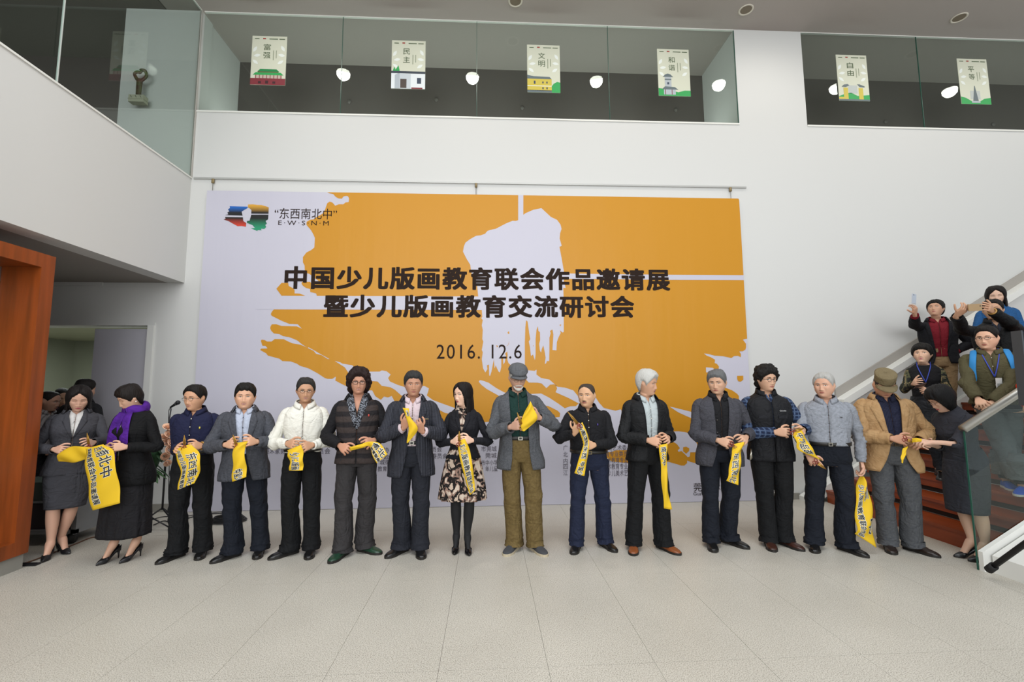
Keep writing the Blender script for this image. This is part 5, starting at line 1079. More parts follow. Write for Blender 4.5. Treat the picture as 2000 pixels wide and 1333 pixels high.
# 4
p = P_('m4', label='stout man in grey blazer over pale blue shirt, cutting the ribbon beside the navy-shirted man', feet=((443,1092),(506,1084)), head=(479,749), face=-4, hyaw=-4, hpitch=4, hair='side', smile=.9, teeth=True, skin='BE8B6C', chub=1, jaw=1.08, girth=1.10, belly=.015, fy=(-55, -6), hands=[('hold', 453, 868), ('hold', 486, 863)], fwd=(.30, .30), out=(.85, .85))
shirt(p, cloth('shirt_paleblue', 'A9B0C0'), 1.0, .008, sl=False, bt=(mat('button_navy', '20283C', .4), [1.36, 1.26, 1.17]), V=.03); jacket(p, cloth('blazer_grey', '3F4147', var=(60, '4A4C53', .4, .7)), button=1.06, vw=.045, open_w=.030, hem=.745, off=.026, cutaway=.055, r1=.050); trousers(p, NAVT, hem=.084, bag=1.3); shoes(p, LEA)
# 5
p = P_('m5', label='man with glasses in white shirt and black trousers', feet=((556,1086),(606,1084)), head=(598,738), face=-2, hyaw=3, hpitch=8, hair='short', haircol='2A2826', smile=.7, teeth=True, skin='A97858', fy=(-60, -4), hands=[('hold', 572, 868), ('hold', 596, 873)], fwd=(.28, .28), out=(.7, .8), girth=.99, hs=.97)
trousers(p, BLKT, top=1.06, hem=.082, bag=1.0); shirt(p, cloth('shirt_white', 'D6D4CA'), off=.016, amp=.007, bt=(mat('button_white', 'C4C2B8', .4), [1.36, 1.28, 1.20, 1.12]), V=.030, flare=-.008, hem=.97); belt(p, BELT, 1.00, .012); shoes(p, LEA); glasses(p, mat('glasses_dark', '2A2420', .35), rz=.013)
# 6
p = P_('m6', label='laughing man with bushy reddish-black hair in dark patchwork vest and patterned scarf', feet=((663,1090),(720,1079)), head=(701,722), face=-2, hyaw=2, hpitch=4, hair='afro', haircol='221412', thick=.85, smile=1, teeth=True, skin='A66F55', fy=(-28, 48), hands=[('hold', 675, 878), ('hold', 718, 866)], fwd=(.27, .27), out=(.75, .75), girth=1.0, hs=.98, height=1.755)
trousers(p, cloth('jeans_charcoal', '312F30'), top=1.02, hem=.086, bag=1.3); BS = cloth('sweater_black', '151417'); shirt(p, BS, 1.0, .010, neck=None, V=.05, vz=1.30, r0=.066, r1=.050)
jacket(p, cloth('vest_patchwork', '3A3230', pattern=('bands', '211E20', 3.2)), button=1.13, vw=.062, hem=.83, off=.026, cutaway=.004, lapel=False, coll='jacket', sl=False, flare=.004, colm=BS)
sc_m = cloth('scarf_patterned', '1A1A1E', pattern=('blotch', 90, [(0, '17171B'), (.52, '8D929C'), (.62, '1B1B20')])); k = MB()
for sd in (-1, 1): 
    path = smoothpath([p.tw(sd*.072*p.s, -.03*p.s, 1.47*p.s)-p.base, p.sp(sd*.062, 1.41, .022), p.sp(sd*.045, 1.33, .022), p.sp(sd*.018, 1.22, .020), p.sp(sd*.004, 1.15, .016)], 18); k.tube(path, np.stack([np.interp(np.arange(18), [0, 6, 17], [.030, .036, .014]), np.full(18, .012)], 1), sc_m, 12, True, up=p.fwd_)
k.build('scarf', parent=p.root); shoes(p, mat('shoe_green', '1C3A2A', .35)); glasses(p, mat('glasses_black', '0F0E0E', .3), rx=.023, rz=.014, r=.0022, square=True)
k = MB(); k.ball(p.sp(.105, 1.27, .032), (.008, .004, .012), mat('pin_red', 'B03A2E', .4)); k.build('lapel_pin', parent=p.root)
# 7
p = P_('m7', label='man in dark pinstripe suit with open pale pink shirt raising the ribbon', feet=((777,1082),(821,1083)), head=(808,728), face=0, hyaw=3, hpitch=5, hair='side', haircol='2B2B2B', smile=.3, skin='9E6B50', fy=(-42, 6), hands=[('hold', 795, 822, None, None, (.25, -.3, .9), (0, -1, .2)), ('hold', 816, 830, None, None, (-.3, -.3, .85), (0, -1, .2))], fwd=(.30, .30), out=(.95, .95), girth=1.05, belly=.02, jaw=1.05, height=1.735)
shirt(p, cloth('shirt_pink', 'C6B4B8'), 1.0, .008, sl=True, V=.034, r0=.050, r1=.042, bt=(WBTN, [1.36, 1.26, 1.16]));  trousers(p, cloth('trousers_slate', '1F2128'), hem=.088, bag=.9)
jacket(p, cloth('suit_pinstripe', '25262D', pattern=('stripe', '4A4C55', 22, .90)), button=1.04, vw=.045, open_w=.032, hem=.715, off=.028, cutaway=.060, r0=.074, r1=.052, end=.86); belt(p, BELT, 1.03, .012, BUCK); shoes(p, LEA)
k = MB(); q = p.sp(.115, 1.245, .036); k.box(q[0]-.035, q[0]+.035, q[1]-.002, q[1]+.003, q[2]-.004, q[2]+.006, mat('chest_trim', '77684A', .6)); k.build('breast_pocket', parent=p.root)
# 8
p = P_('w8', label='young woman with long straight black hair in black jacket and blotchy cream dress', feet=((890,1078),(914,1080)), head=(907,747), face=-8, hyaw=-46, hpitch=4, fem=True, hair=['long', (-.20, .0, 66, 2, .05)], part=-.012, haircol='120D0D', skin='D3A68C', smile=.6, girth=.93, heel=.05, fy=(-6, 6), hs=.95,
    hands=[('pinch', 894, 862), ('pinch', 909, 860)], fwd=(.26, .26), out=(.75, .8), legmat='tights_black')
mat('tights_black', '121215', .8)
DR = cloth('dress_blotchy', 'B9A896', pattern=('blotch', 11, [(0, 'C2B2A2'), (.44, '8A6F62'), (.49, '1B1716'), (.60, 'B8A594')])); p2 = p
E8 = PEOPLE['w8']; E8_leg = None
shirt(p, DR, 1.0, .004, neck='shirt', sl=False, V=.012, vz=1.44); skirt(p, DR, [(1.03,.135,.105),(.95,.165,.128),(.80,.200,.155),(.65,.225,.175),(.52,.240,.185)], pleat=.075)
jacket(p, cloth('jacket_black_fem', '17171C'), button=1.18, vw=.050, hem=.93, off=.014, cutaway=.025, wmax=.05, r0=.058, r1=.043, flare=.024, coll=None); shoes(p, mat('pump_patent', '0E0D10', .2), 'pump')
e = MB(); e.ball(p.hd(H([.080, -.006, .062])), .005, mat('pearl', 'E8E2DA', .2)); e.build('earring', parent=p.root)
# 9
p = P_('m9', label='white-bearded man in grey flat cap, grey cardigan, green shirt and olive corduroys', feet=((1000,1077),(1050,1078)), head=(1008,712), face=4, hyaw=12, hpitch=20, hair='short', haircol='A9A7A2', brow='8C8A86', eyes='down', smile=.1, skin='A87C66', fy=(-24, 28), hands=[('hold', 1012, 831), ('hold', 1042, 811)], fwd=(.30, .28), out=(.7, 1.0), girth=.98, height=1.80, thick=.6)
trousers(p, cloth('corduroy_olive', '6B5A36', var=(40, '5A4A2B', .3, .7)), top=1.03, hem=.082, bag=1.1); shirt(p, cloth('shirt_green', '14302B'), 1.0, .010, sl=False, bt=(DBTN, [1.35, 1.26, 1.17, 1.09]), V=.012, vz=1.42); belt(p, BELT, 1.02, .013, BUCK)
jacket(p, cloth('cardigan_grey', '54565A', bump=(160, .5, .003), var=(90, '484A4E', .4, .6)), button=.99, vw=.010, hem=.74, off=.030, cutaway=.02, lapel=False, coll=None, open_w=.075, r0=.070, r1=.056, flare=.02, amp=.006); shoes(p, mat('shoe_slate', '3A3C40', .8), sole=mat('sole_cream', 'B3A78E', .7), lace=LACE); glasses(p, mat('glasses_metal', '7A7468', .3, metal=.8), rx=.020, rz=.015)
WB = mat('beard_white', 'C6C3BC', .9, bump=(300, .6, .003)); beard(p, WB, [(-.036, .036, lambda x: .060-.25*abs(x), .008), (-.032, .032, lambda x: .016+6*x*x, .014), (-.048, .048, lambda x: .010+14*x*x, .012), (-.018, .018, lambda x: .030, .006)])
CP = cloth('cap_grey', '55575A', bump=(160, .6, .003)); k = MB(); nr_, nc_ = 16, 40; V = []
for i in range(nr_):
    t = i/(nr_-1); 
    for j in range(nc_):
        a = 2*math.pi*j/nc_; r_ = math.sin(t*math.pi/2)**.8 if t < .85 else 1-.0*(t-.85)
        wx, wf, wb = .100, .118, .118; z = .175+.085*math.cos(t*math.pi/2)**.9-(.012 if t > .93 else 0); sh = .86 if t > .93 else 1
        y = (wf if math.cos(a) > 0 else wb)*math.cos(a)*r_*sh; V.append((wx*math.sin(a)*r_*sh, y-.002, z-.12*max(0, math.cos(a))*r_*.22+.03*(y < 0)*0))
k.add(p.hd(H(V)), grid_faces(nr_, nc_, True), CP); 
A_ = np.zeros((2, 5, 15, 3))
for L_ in (0, 1):
    for i in range(5):
        for j in range(15):
            a = math.radians(-62+124*j/14); rr = .092+.040*i/4*math.cos(a)**.5; A_[L_, i, j] = (.088*math.sin(a)*(1+.05*i/4), .006+rr*math.cos(a)*1.0+.012, .160-.014*i/4-.010*math.sin(a)**2-(.005 if L_ else 0))
v, f = closed_sheet(p.hd(A_[0]), p.hd(A_[1])); k.add(v, f, CP); k.build('flat_cap', parent=p.root)
# 10
p = P_('m10', label='short man with shaved head and moustache in black shirt holding up brass scissors', feet=((1125,1075),(1187,1071)), head=(1146,748), face=2, hyaw=-18, hpitch=2, hair='buzz', haircol='3A322C', smile=-.3, skin='B98A66', chub=.6, jaw=1.06, fy=(-12, 30), hands=[('hold', 1128, 834, None, None, (.15, -.3, .9), (.2, -1, .1)), ('hold', 1149, 871)], fwd=(.30, .28), out=(1.0, .9), girth=1.10, belly=.03, hs=1.0)
trousers(p, cloth('jeans_navy', '1C2236'), top=1.00, hem=.086, bag=1.2); shirt(p, cloth('shirt_black', '151518'), .985, .016, amp=.007, bt=(WBTN, [1.37, 1.31, 1.24]), V=.024, flare=-.004); belt(p, BELT, .99, .018, mat('buckle_brass', '6E6248', .4, metal=.7)); shoes(p, LEA, lace=LACE)
beard(p, mat('moustache', '3A2C26', .9), [(-.024, .024, lambda x: .0575-.2*abs(x), .0035)])
k = MB(); q = p.sp(.09, 1.27, .024); k.box(q[0]-.005, q[0]+.005, q[1]-.002, q[1]+.002, q[2]-.009, q[2]+.009, mat('logo_violet', '4A3C8C', .6)); k.build('chest_mark', parent=p.root)
# 11
p = P_('m11', label='silver-haired man in profile, black jacket over pale grey shirt and tan shoes', feet=((1238,1076),(1304,1076)), head=(1259,724), face=22, hyaw=66, hpitch=8, hair='full', haircol='B6B5B0', brow='6E6A66', thick=.8, smile=0, skin='B08063', fy=(-4, 42), hands=[('hold', 1284, 864), ('hold', 1303, 858)], fwd=(.26, .26), out=(.75, .4), girth=.98)
trousers(p, BLKT, hem=.084, bag=.9); shirt(p, cloth('shirt_palegrey', 'A9B1B2'), 1.0, .006, sl=False, V=.022, bt=(WBTN, [1.33, 1.24, 1.15]))
jacket(p, cloth('jacket_black', '101113', .7), button=.98, vw=.035, open_w=.040, hem=.84, off=.028, cutaway=.02, lapel=False, coll='jacket', r0=.074, r1=.054, amp=.007); shoes(p, LET)
# 12
p = P_('m12', label='grey-haired man in dark grey wool jacket over black shirt, holding ribbon with both hands', feet=((1391,1070),(1434,1065)), head=(1401,723), face=8, hyaw=-14, hpitch=8, hair='side', haircol='5E5F60', brow='3A3836', smile=-.2, skin='B08468', chub=.5, jaw=1.06, fy=(2, 52), hands=[('hold', 1420, 866), ('hold', 1452, 860)], fwd=(.27, .27), out=(.85, .6), girth=1.06)
trousers(p, NAVT, hem=.086, bag=1.1); shirt(p, cloth('shirt_black', '151518'), .92, .010, sl=False, V=.026, bt=(DBTN, [1.33, 1.22])); jacket(p, cloth('wool_darkgrey', '38383D', var=(120, '43434A', .4, .6)), button=.98, vw=.028, open_w=.045, hem=.765, off=.028, cutaway=.05, lapel=False, coll='stand', colm=cloth('collar_black', '1A1A1D'), r0=.074, r1=.052); shoes(p, LEA, lace=LACE)
k = MB()
for z in (1.21, 1.09, .97): k.ball(p.sp(-.045, z, .034), (.010, .005, .010), DBTN, 10, 6)
k.build('buttons', parent=p.root)['kind'] = 'stuff'
# 13
p = P_('m13', label='man with curly black hair and round glasses in black vest over blue plaid shirt', feet=((1504,1069),(1541,1068)), head=(1492,717), face=14, hyaw=34, hpitch=4, hair='curly', haircol='14110F', thick=.72, smile=-.1, skin='B08468', fy=(6, 46), hands=[('hold', 1534, 845), ('hold', 1566, 841)], fwd=(.26, .34), out=(.75, .7), girth=1.06)
trousers(p, BLKT, hem=.084, bag=.8); PL = cloth('shirt_plaid', '18223A', pattern=('plaid', '263654', 9, '4A5A74')); shirt(p, PL, 1.0, .008, neck=None, V=.01, r0=.066, r1=.048)
jacket(p, cloth('vest_black', '101115', .7), button=1.36, vw=.028, hem=.80, off=.026, cutaway=.002, lapel=False, coll='stand', sl=False, flare=-.002); shoes(p, LEB); glasses(p, mat('glasses_dark', '2A2420', .35), rx=.021, rz=.0185, r=.0016)
k = MB()
for sd in (-1, 1):
    c = [p.sp(sd*x, z, .033) for x, z in ((.045, 1.235), (.125, 1.235), (.125, 1.205), (.045, 1.205))]; c2 = [p.sp(sd*x, z, .022) for x, z in ((.045, 1.235), (.125, 1.235), (.125, 1.205), (.045, 1.205))]
    k.add(np.array(c+c2), [(0, 1, 2, 3), (7, 6, 5, 4), (0, 4, 5, 1), (1, 5, 6, 2), (2, 6, 7, 3), (3, 7, 4, 0)], cloth('vest_flap', '1D1E22'))
    k.build('pocket_flap', parent=p.root, smooth=False); k = MB()
V, Fc = fit_text('Columbia', .058, .120, 1.272, 1.286); k = MB(); k.add(np.array([p.sp(x, z, .0345) for x, z in V]), Fc, mat('logo_white', 'B9B9B9', .6)); k.build('chest_mark', parent=p.root, smooth=False, fix=False)
k = MB(); q = p.tw(-.19*p.s, .06*p.s, .86*p.s)-p.base
for i in range(4): k.tube(H([q+(0, 0, .05), q+(-.012*i+.01, -.01, -.03-.012*i)]), .005, BUCK, 6)
k.build('key_bunch', parent=p.root)
# 14
p = P_('m14', label='white-haired man in grey shirt, arms lowered, scissors in one hand, ribbon in the other', feet=((1592,1073),(1664,1080)), head=(1611,734), face=2, hyaw=-20, hpitch=2, hair='short', haircol='A3A29E', brow='77746F', smile=.6, skin='B4846A', chub=1, jaw=1.06, fy=(-6, 46), hands=[('point', 1590, 902, None, None, (.45, -.35, -.75), (-.4, -1, 0)), ('pinch', 1685, 921, None, None, (.05, -.1, -1), (.9, -.4, 0))], fwd=(.20, .10), out=(1.2, .35), girth=1.12, belly=.035, height=1.695)
trousers(p, NAVT, top=1.02, hem=.088, bag=1.3); shirt(p, cloth('shirt_grey', '7C8087', var=(50, '868A92', .4, .6)), 1.0, .016, amp=.007, bt=(DBTN, [1.37, 1.29, 1.21, 1.13, 1.06]), V=.028, flare=-.006); belt(p, BELT, 1.015, .016, BUCK); shoes(p, LEA)
k = MB(); q = p.sp(.10, 1.27, .026); k.box(q[0]-.010, q[0]+.010, q[1]-.002, q[1]+.002, q[2]-.003, q[2]+.003, DBTN); k.build('chest_mark', parent=p.root)
# 15
p = P_('m15', label='man in tan corduroy blazer, khaki cap and grey trousers looking down at his hands', feet=((1738,1075),(1797,1080)), head=(1720,727), face=12, hyaw=14, hpitch=34, hair='buzz', haircol='2A2624', eyes='down', smile=0, skin='A9765A', chub=.8, jaw=1.08, fy=(2, 55), hands=[('pinch', 1765, 860), ('hold', 1789, 868)], fwd=(.27, .27), out=(.9, .7), girth=1.09, belly=.03, height=1.72, by=-1.98)
trousers(p, cloth('trousers_grey', '4C4E50', var=(70, '44464A', .4, .6)), hem=.088, bag=1.2); shirt(p, cloth('shirt_navy_stripe', '16182A', pattern=('stripe', '24283E', 30, .6)), 1.0, .006, V=.020, sl=False)
jacket(p, cloth('blazer_tan', 'A5855E', var=(16, '97764F', .4, .7)), button=1.02, vw=.040, open_w=.045, hem=.74, off=.028, cutaway=.09, r0=.078, r1=.056, amp=.008, wmax=.08); belt(p, mat('belt_brown', '3A2A1E', .45), 1.0, .012, mat('buckle_brass', '6E6248', .4, metal=.7)); shoes(p, mat('loafer_brown', '221814', .35))
KH = cloth('cap_khaki', '6E6248', bump=(160, .4, .002)); k = MB(); V = []
prof_ = [(.0, .246), (.050, .2475), (.080, .243), (.090, .235), (.087, .20), (.086, .168), (.085, .155), (.080, .155)]
for r_, z in prof_:
    for j in range(40): a = 2*math.pi*j/40; V.append((r_*math.sin(a)*.98, r_*math.cos(a)*1.16-.006, z+.012*math.cos(a)*(z < .25)*-.4))
k.add(p.hd(H(V)), grid_faces(len(prof_), 40, True), KH); A_ = np.zeros((2, 6, 17, 3))
for L_ in (0, 1):
    for i in range(6):
        for j in range(17):
            a = math.radians(-68+136*j/16); rr = .096+.070*i/5*max(.0, math.cos(a))**.5; A_[L_, i, j] = (.090*math.sin(a)*(1+.06*i/5), rr*math.cos(a)+.004, .156-.022*i/5-.012*math.sin(a)**2-(.005 if L_ else 0))
v, f = closed_sheet(p.hd(A_[0]), p.hd(A_[1])); k.add(v, f, KH); k.build('cap', parent=p.root)
# 16
p = P_('w16', label='woman with black bob in charcoal dress leaning in to help, rightmost of the row', feet=((1888,1090),(1915,1098)), head=(1845,742), face=-52, hyaw=-62, hpitch=30, fem=True, hair='bob', haircol='0E0D0E', skin='B98F78', eyes='down', smile=.1, girth=1.08, heel=.06, fy=(-60, -56), lean=16,
    hands=[('pinch', 1806, 868), ('pinch', 1800, 864, None, None, None, (0, -.5, .9))], fwd=(.02, .16), out=(.1, .15), height=1.60)
DG = cloth('dress_charcoal', '2E2F36'); shirt(p, DG, 1.0, .008, neck=None, V=.045, vz=1.40, cut=.12, r0=.062, r1=.060, open_=False); skirt(p, DG, [(1.04,.150,.118),(.95,.172,.135),(.80,.182,.142),(.60,.180,.140),(.44,.170,.135)]); shoes(p, mat('pump_black', '121114', .35), 'pump'); glasses(p, mat('glasses_dark', '2A2420', .35), rz=.013)

# ---------------------------------------------------------------- people on the stairs
p = P_('s1', label='woman on the stairs in black sweater with camouflage sleeves and blue lanyard, phone in hand', feet=((5.16,-1.22,.495),(5.30,-1.08,.495)), z0=.495, head=(1800,681), face=-6, hyaw=-14, hpitch=-8, fem=True, hair='pixie', thick=.85, haircol='14110F', skin='C09478', smile=.9, teeth=True, girth=.98, fy=(-10, 10), hands=[('phone', 1790, 747), ('hold', 1806, 765)], fwd=(.24, .22), out=(.5, .9), by=-1.10, height=1.56)
skirt(p, cloth('shorts_leather', '222429', .5), [(1.02,.16,.125),(.92,.185,.145),(.75,.20,.155),(.62,.205,.155)]); trousers(p, cloth('tights_dark', '14151A'), thigh=.080, knee=.060, hem=.048, hemz=.10, bag=.3)
CM = cloth('camouflage', '3A3D2C', pattern=('blotch', 9, [(0, '1E1E1C'), (.42, '4A4A34'), (.52, '7A6A4C'), (.58, '23261E')])); k = MB(); v, f = p.trunk(1.44, .90, .016, None); k.add(v, f, cloth('sweater_black', '151417')); sleeve(p, k, CM, .062, .046); k.build('sweater', parent=p.root); shoes(p, LEA, 'boot')
def lanyard(p, z_end, m, badge=True):
    k = MB()
    for sd in (-1, 1): k.tube(smoothpath([p.tw(sd*.066*p.s, -.03*p.s, 1.465*p.s)-p.base, p.sp(sd*.062, 1.41, .028), p.sp(sd*.035, (1.41+z_end)/2, .034), p.sp(0, z_end, .038)], 12), np.tile([[.005, .002]], (12, 1)), m, 6, True, up=p.fwd_)
    l = k.build('lanyard', parent=p.root)
    if badge:
        c = p.sp(0, z_end-.07, .046)-H([0, .03, 0]); k = MB(); k.box(c[0]-.033, c[0]+.033, c[1]-.002, c[1]+.002, c[2]-.06, c[2]+.06, mat('badge_white', 'CFCFCB', .4)); k.box(c[0]-.024, c[0]+.024, c[1]-.003, c[1]-.001, c[2]-.035, c[2]+.005, mat('badge_grey', '9A9A98', .5)); k.build('badge', parent=l, smooth=False)
lanyard(p, 1.20, mat('lanyard_blue', '2A3FA0', .6), False)
p = P_('s2', label='man on the stairs in dark blazer and crimson shirt photographing with raised arm', feet=((6.02,-.42,.99),(6.26,-.34,.99)), z0=.99, head=(1826,588), face=4, hyaw=-16, hpitch=-16, hair='full', thick=.6, haircol='14110F', skin='A97A5E', smile=.1, fy=(-10, 10), hands=[('phone', 1787, 604, None, (-1, 0, -.5), (-.1, -.2, .95), (.2, -1, .1)), ('relax', 1853, 694)], fwd=(.30, .10), out=(1.2, .8), by=-.38, height=1.74, girth=1.0)
trousers(p, cloth('chinos_khaki', '8E7656'), bag=1.0); shirt(p, cloth('shirt_crimson', '6E1420'), .93, .010, V=.026, flare=.004, r0=.05, r1=.044); jacket(p, cloth('blazer_black', '17171B'), button=.98, vw=.05, hem=.84, off=.028, open_w=.055, cutaway=.03, wmax=.05, end=.80)
p = P_('s3', label='man on the stairs in black jacket holding a gold phone level with both hands', feet=((5.78,-1.45,.825),(5.98,-1.30,.825)), z0=.825, head=(1938,588), face=4, hyaw=-8, hpitch=0, hair='short', haircol='17120F', skin='A67A5C', smile=0, fy=(-10, 10), hands=[('phone', 1881, 606, None, (-.6, 0, -1), (.5, -.5, .5), (0, -1, 0)), ('phone', 1932, 602, None, (1, 0, -.6), (-.7, -.4, .35), (0, -1, 0))], fwd=(.42, .34), out=(1., 1.2), by=-1.33, height=1.73)
trousers(p, DKT); shirt(p, cloth('shirt_slate', '2A2E38'), .95, .010, sl=False); jacket(p, cloth('jacket_black', '101113', .7), button=1.3, vw=.045, hem=.84, off=.026, lapel=False, coll='stand', r0=.072, cutaway=.01)
k = MB(); A = p.arm[1]; c = A['W']-p.base; k.tube([c+(math.cos(t)*np.cross(A['d'], A['n'])+math.sin(t)*A['n'])*.034 for t in np.linspace(0, 6.3, 15)], .008, mat('bracelet_amber', 'A07A3C', .4), 8, False); k.build('bracelet', parent=p.root)
p = P_('s4', label='woman with long wavy black hair and blue top, highest on the stairs', feet=((6.38,-.98,1.155),(6.55,-.84,1.155)), z0=1.155, head=(1942,560), face=0, hyaw=0, hpitch=14, fem=True, hair=['long', (-.14, .03, 58, 3, .06)], haircol='17110F', skin='C29A82', eyes='down', smile=0, fy=(-5, 5), hands=[('relax', 1922, 640), ('relax', 1960, 640)], fwd=(.22, .22), by=-.90, height=1.66)
shirt(p, cloth('top_blue', '1F4C7A'), .93, .014, neck=None, V=.04); trousers(p, DKT, thigh=.09, knee=.065, hem=.07)
p = P_('s5', label='man with glasses on the stairs in olive shirt with blue backpack straps and lanyard', feet=((5.20,-1.98,.495),(5.36,-1.74,.495)), z0=.495, head=(1925,642), face=-4, hyaw=-20, hpitch=4, hair='short', haircol='15110F', skin='C29376', smile=.7, chub=1, jaw=1.08, fy=(-16, 10), hands=[('hold', 1917, 790), ('hold', 1927, 797)], fwd=(.24, .26), out=(.8, .8), by=-1.83, height=1.68, girth=1.10)
trousers(p, cloth('shorts_grey', '55585A'), hemz=.34, hem=.105, knee=.10, bag=1.); trousers(p, cloth('leggings_black', '16171A'), top=.9, thigh=.07, knee=.058, hem=.052, hemz=.10, bag=.3, name='leggings'); shirt(p, cloth('shirt_olive', '4A4630'), .88, .022, amp=.007, V=.03, r0=.070, r1=.052, flare=.01, bt=(WBTN, [1.36, 1.27, 1.18, 1.08])); glasses(p, mat('glasses_dark', '2A2420', .35), rx=.022, rz=.014, r=.0018)
SB = mat('shoe_blue', '1E4CB0', .7, bump=(200, .4, .002)); shoes(p, SB, sole=mat('sole_white', 'C9C9C4', .6), lace=mat('lace_blue', '3A6AD0', .8)); lanyard(p, 1.16, mat('lanyard_blue', '2A3FA0', .6))
k = MB()
for sd in (-1, 1):
    path = smoothpath([p.tw(sd*.11*p.s, -.11*p.s, 1.30*p.s)-p.base, p.tw(sd*.115*p.s, -.02*p.s, 1.445*p.s)-p.base, p.sp(sd*.135, 1.36, .030), p.sp(sd*.150, 1.25, .034), p.sp(sd*.158, 1.12, .030), p.tw(sd*.20*p.s, -.03*p.s, 1.02*p.s)-p.base], 22); k.tube(path, np.tile([[.028, .008]], (22, 1)), mat('strap_blue', '1F78B4', .7), 10, True, up=p.fwd_)
k.build('backpack_strap', parent=p.root); k = MB(); c = p.tw(0, -.19*p.s, 1.2*p.s)-p.base; k.ball(c, (.15, .09, .22), mat('pack_dark', '1A3A50', .8), 20, 14); k.build('backpack', parent=p.root)
p = P_('s6', label='person in orange-red jacket on the stairs, mostly behind the black screen', feet=((5.47,-2.28,.66),(5.62,-2.18,.66)), z0=.66, head=(2050,645), face=-20, hyaw=-20, hair='short', height=1.62, by=-2.22, hands=[('hold', 2010, 800), ('hold', 2024, 806)], fwd=(.2, .2))
shirt(p, cloth('jacket_orange', 'C83A1C'), .88, .03, neck='stand', amp=.008, r0=.076, r1=.056); trousers(p, DKT)
# people in the doorway, behind the woman in the charcoal suit
p = P_('b1', label='man in grey striped shirt seen in profile in the doorway beside the wooden case', feet=((-5.30,-.62,0),(-5.10,-.50,0)), head=(93,763), face=40, hyaw=60, hpitch=12, hair='buzz', haircol='1A1614', skin='8E6450', by=-.56, height=1.57, hands=[('hold', 96, 880), ('hold', 100, 885)], fwd=(.1, .1))
shirt(p, cloth('shirt_greystripe', '7A7676', pattern=('stripe', '5A5656', 14, .6)), .98, .012); trousers(p, BLKT); shoes(p, LEB)
p = P_('b2', label='man with receding hair behind the man in profile in the doorway', feet=((-5.42,.02,0),(-5.22,.10,0)), head=(114,758), face=10, hyaw=20, hpitch=20, hair='buzz', haircol='1A1614', skin='946A50', by=.06, height=1.61, hands=[('relax',), ('relax',)])
shirt(p, cloth('jacket_maroon', '2A1A20'), .9, .02); trousers(p, BLKT); shoes(p, LEA)
p = P_('b3', label='black-haired person in black seen from behind, above the suited woman by the door panel', feet=((-4.98,-.55,0),(-4.78,-.45,0)), head=(164,744), face=150, hyaw=118, hpitch=5, hair='short', haircol='14100F', skin='9A7058', by=-.5, height=1.70, hands=[('relax',), ('relax',)])
shirt(p, cloth('jacket_black2', '141418'), .88, .024); trousers(p, BLKT); shoes(p, LEA)

# ---------------------------------------------------------------- the yellow ribbon, cut in pieces
RB = mat('ribbon_yellow', 'D4AE26', .7, bump=(300, .2, .001), spec=.2); RI_ = mat('ribbon_ink', '14181C', .6); RW = mat('ribbon_outline', 'D8D6C8', .6)
BIG, SML = '东西南北中', '中国少儿版画教育联会作品邀请展'
def ribbon(label, A, B, y, big=None, small=None, bulge=.02, ny=None, twist=0, mirror=False):
    if isinstance(y, tuple): y0 = PEOPLE[y[0]].arm[y[1]]['T'][1]-(y[2] if len(y) > 2 else 0); y = [y0-.006, y0-.035, y0-.045, y0-.045]
    def dep(i, n): return np.interp(i/(n-1), np.linspace(0, 1, len(y)), y)
    n = 30; pa = smoothpath([at(q[0], q[1], dep(i, len(A))) for i, q in enumerate(A)], n); pb = smoothpath([at(q[0], q[1], dep(i, len(B))) for i, q in enumerate(B)], n); m = 13
    L = np.linalg.norm(np.diff((pa+pb)/2, axis=0), axis=1).sum(); W = np.linalg.norm(pa-pb, axis=1).mean()
    def S(u, v):      # u along 0..1, v across 0 (B, foot of the letters) .. 1 (A)
        u = np.clip(np.asarray(u, float), 0, 1)*(n-1); i = np.minimum(u.astype(int), n-2); t = (u-i)[:, None]; a = pa[i]*(1-t)+pa[i+1]*t; b = pb[i]*(1-t)+pb[i+1]*t; v = np.asarray(v, float)[:, None]
        P = b*(1-v)+a*v; P[:, 1] += -bulge*np.sin(v[:, 0]*3.14*1.0)*1+bulge*.5*np.sin(u*.45+v[:, 0]*4); return P
    uu, vv = np.meshgrid(np.linspace(0, 1, n), np.linspace(0, 1, m), indexing='ij'); F0 = S(uu.ravel(), vv.ravel()).reshape(n, m, 3); c = F0.reshape(-1, 3).mean(0)
    v_, f_ = closed_sheet(F0-c, F0-c+H([0, .0022, 0])); k = MB(); k.add(v_, f_, RB); r_ = tag(k.build('ribbon', origin=(0, 0, 0)), label, 'ribbon', 'pieces of the cut yellow ribbon'); r_.location = c
    def put(s, u0, u1, v0, v1):
        V, Fc = text_geo(s, .0, 1.05); lo, hi = V[:, :2].min(0), V[:, :2].max(0); Q = (V[:, :2]-lo)/(hi-lo)
        k = MB()
        sh = .0042
        for q, (du, dv, dy, mm) in enumerate([(sh*math.cos(t)/L, sh*math.sin(t)/W, .0012, RW) for t in np.linspace(0, 6.28, 8, endpoint=False)]+[(.0011*math.cos(t)/L, .0011*math.sin(t)/W, .0022, RI_) for t in np.linspace(0, 6.28, 6, endpoint=False)]):
            P = S(u0+(u1-u0)*Q[:, 0]+du, v0+(v1-v0)*Q[:, 1]+dv)-c; P[:, 1] -= dy+q*.00006; k.add(P, Fc, mm)
        k.build('lettering', parent=r_, smooth=False, fix=False)
    if big: put(big[0], big[1], big[2], .50, .90)
    if small: put(small[0], small[1], small[2], .12 if big else .2, .36 if big else .75)
    return r_
ribbon('yellow ribbon looped between the suited woman and the purple-scarfed woman', [(113,889),(138,873),(176,874),(214,878)], [(114,902),(146,904),(172,897),(214,900)], ('w1', 0))
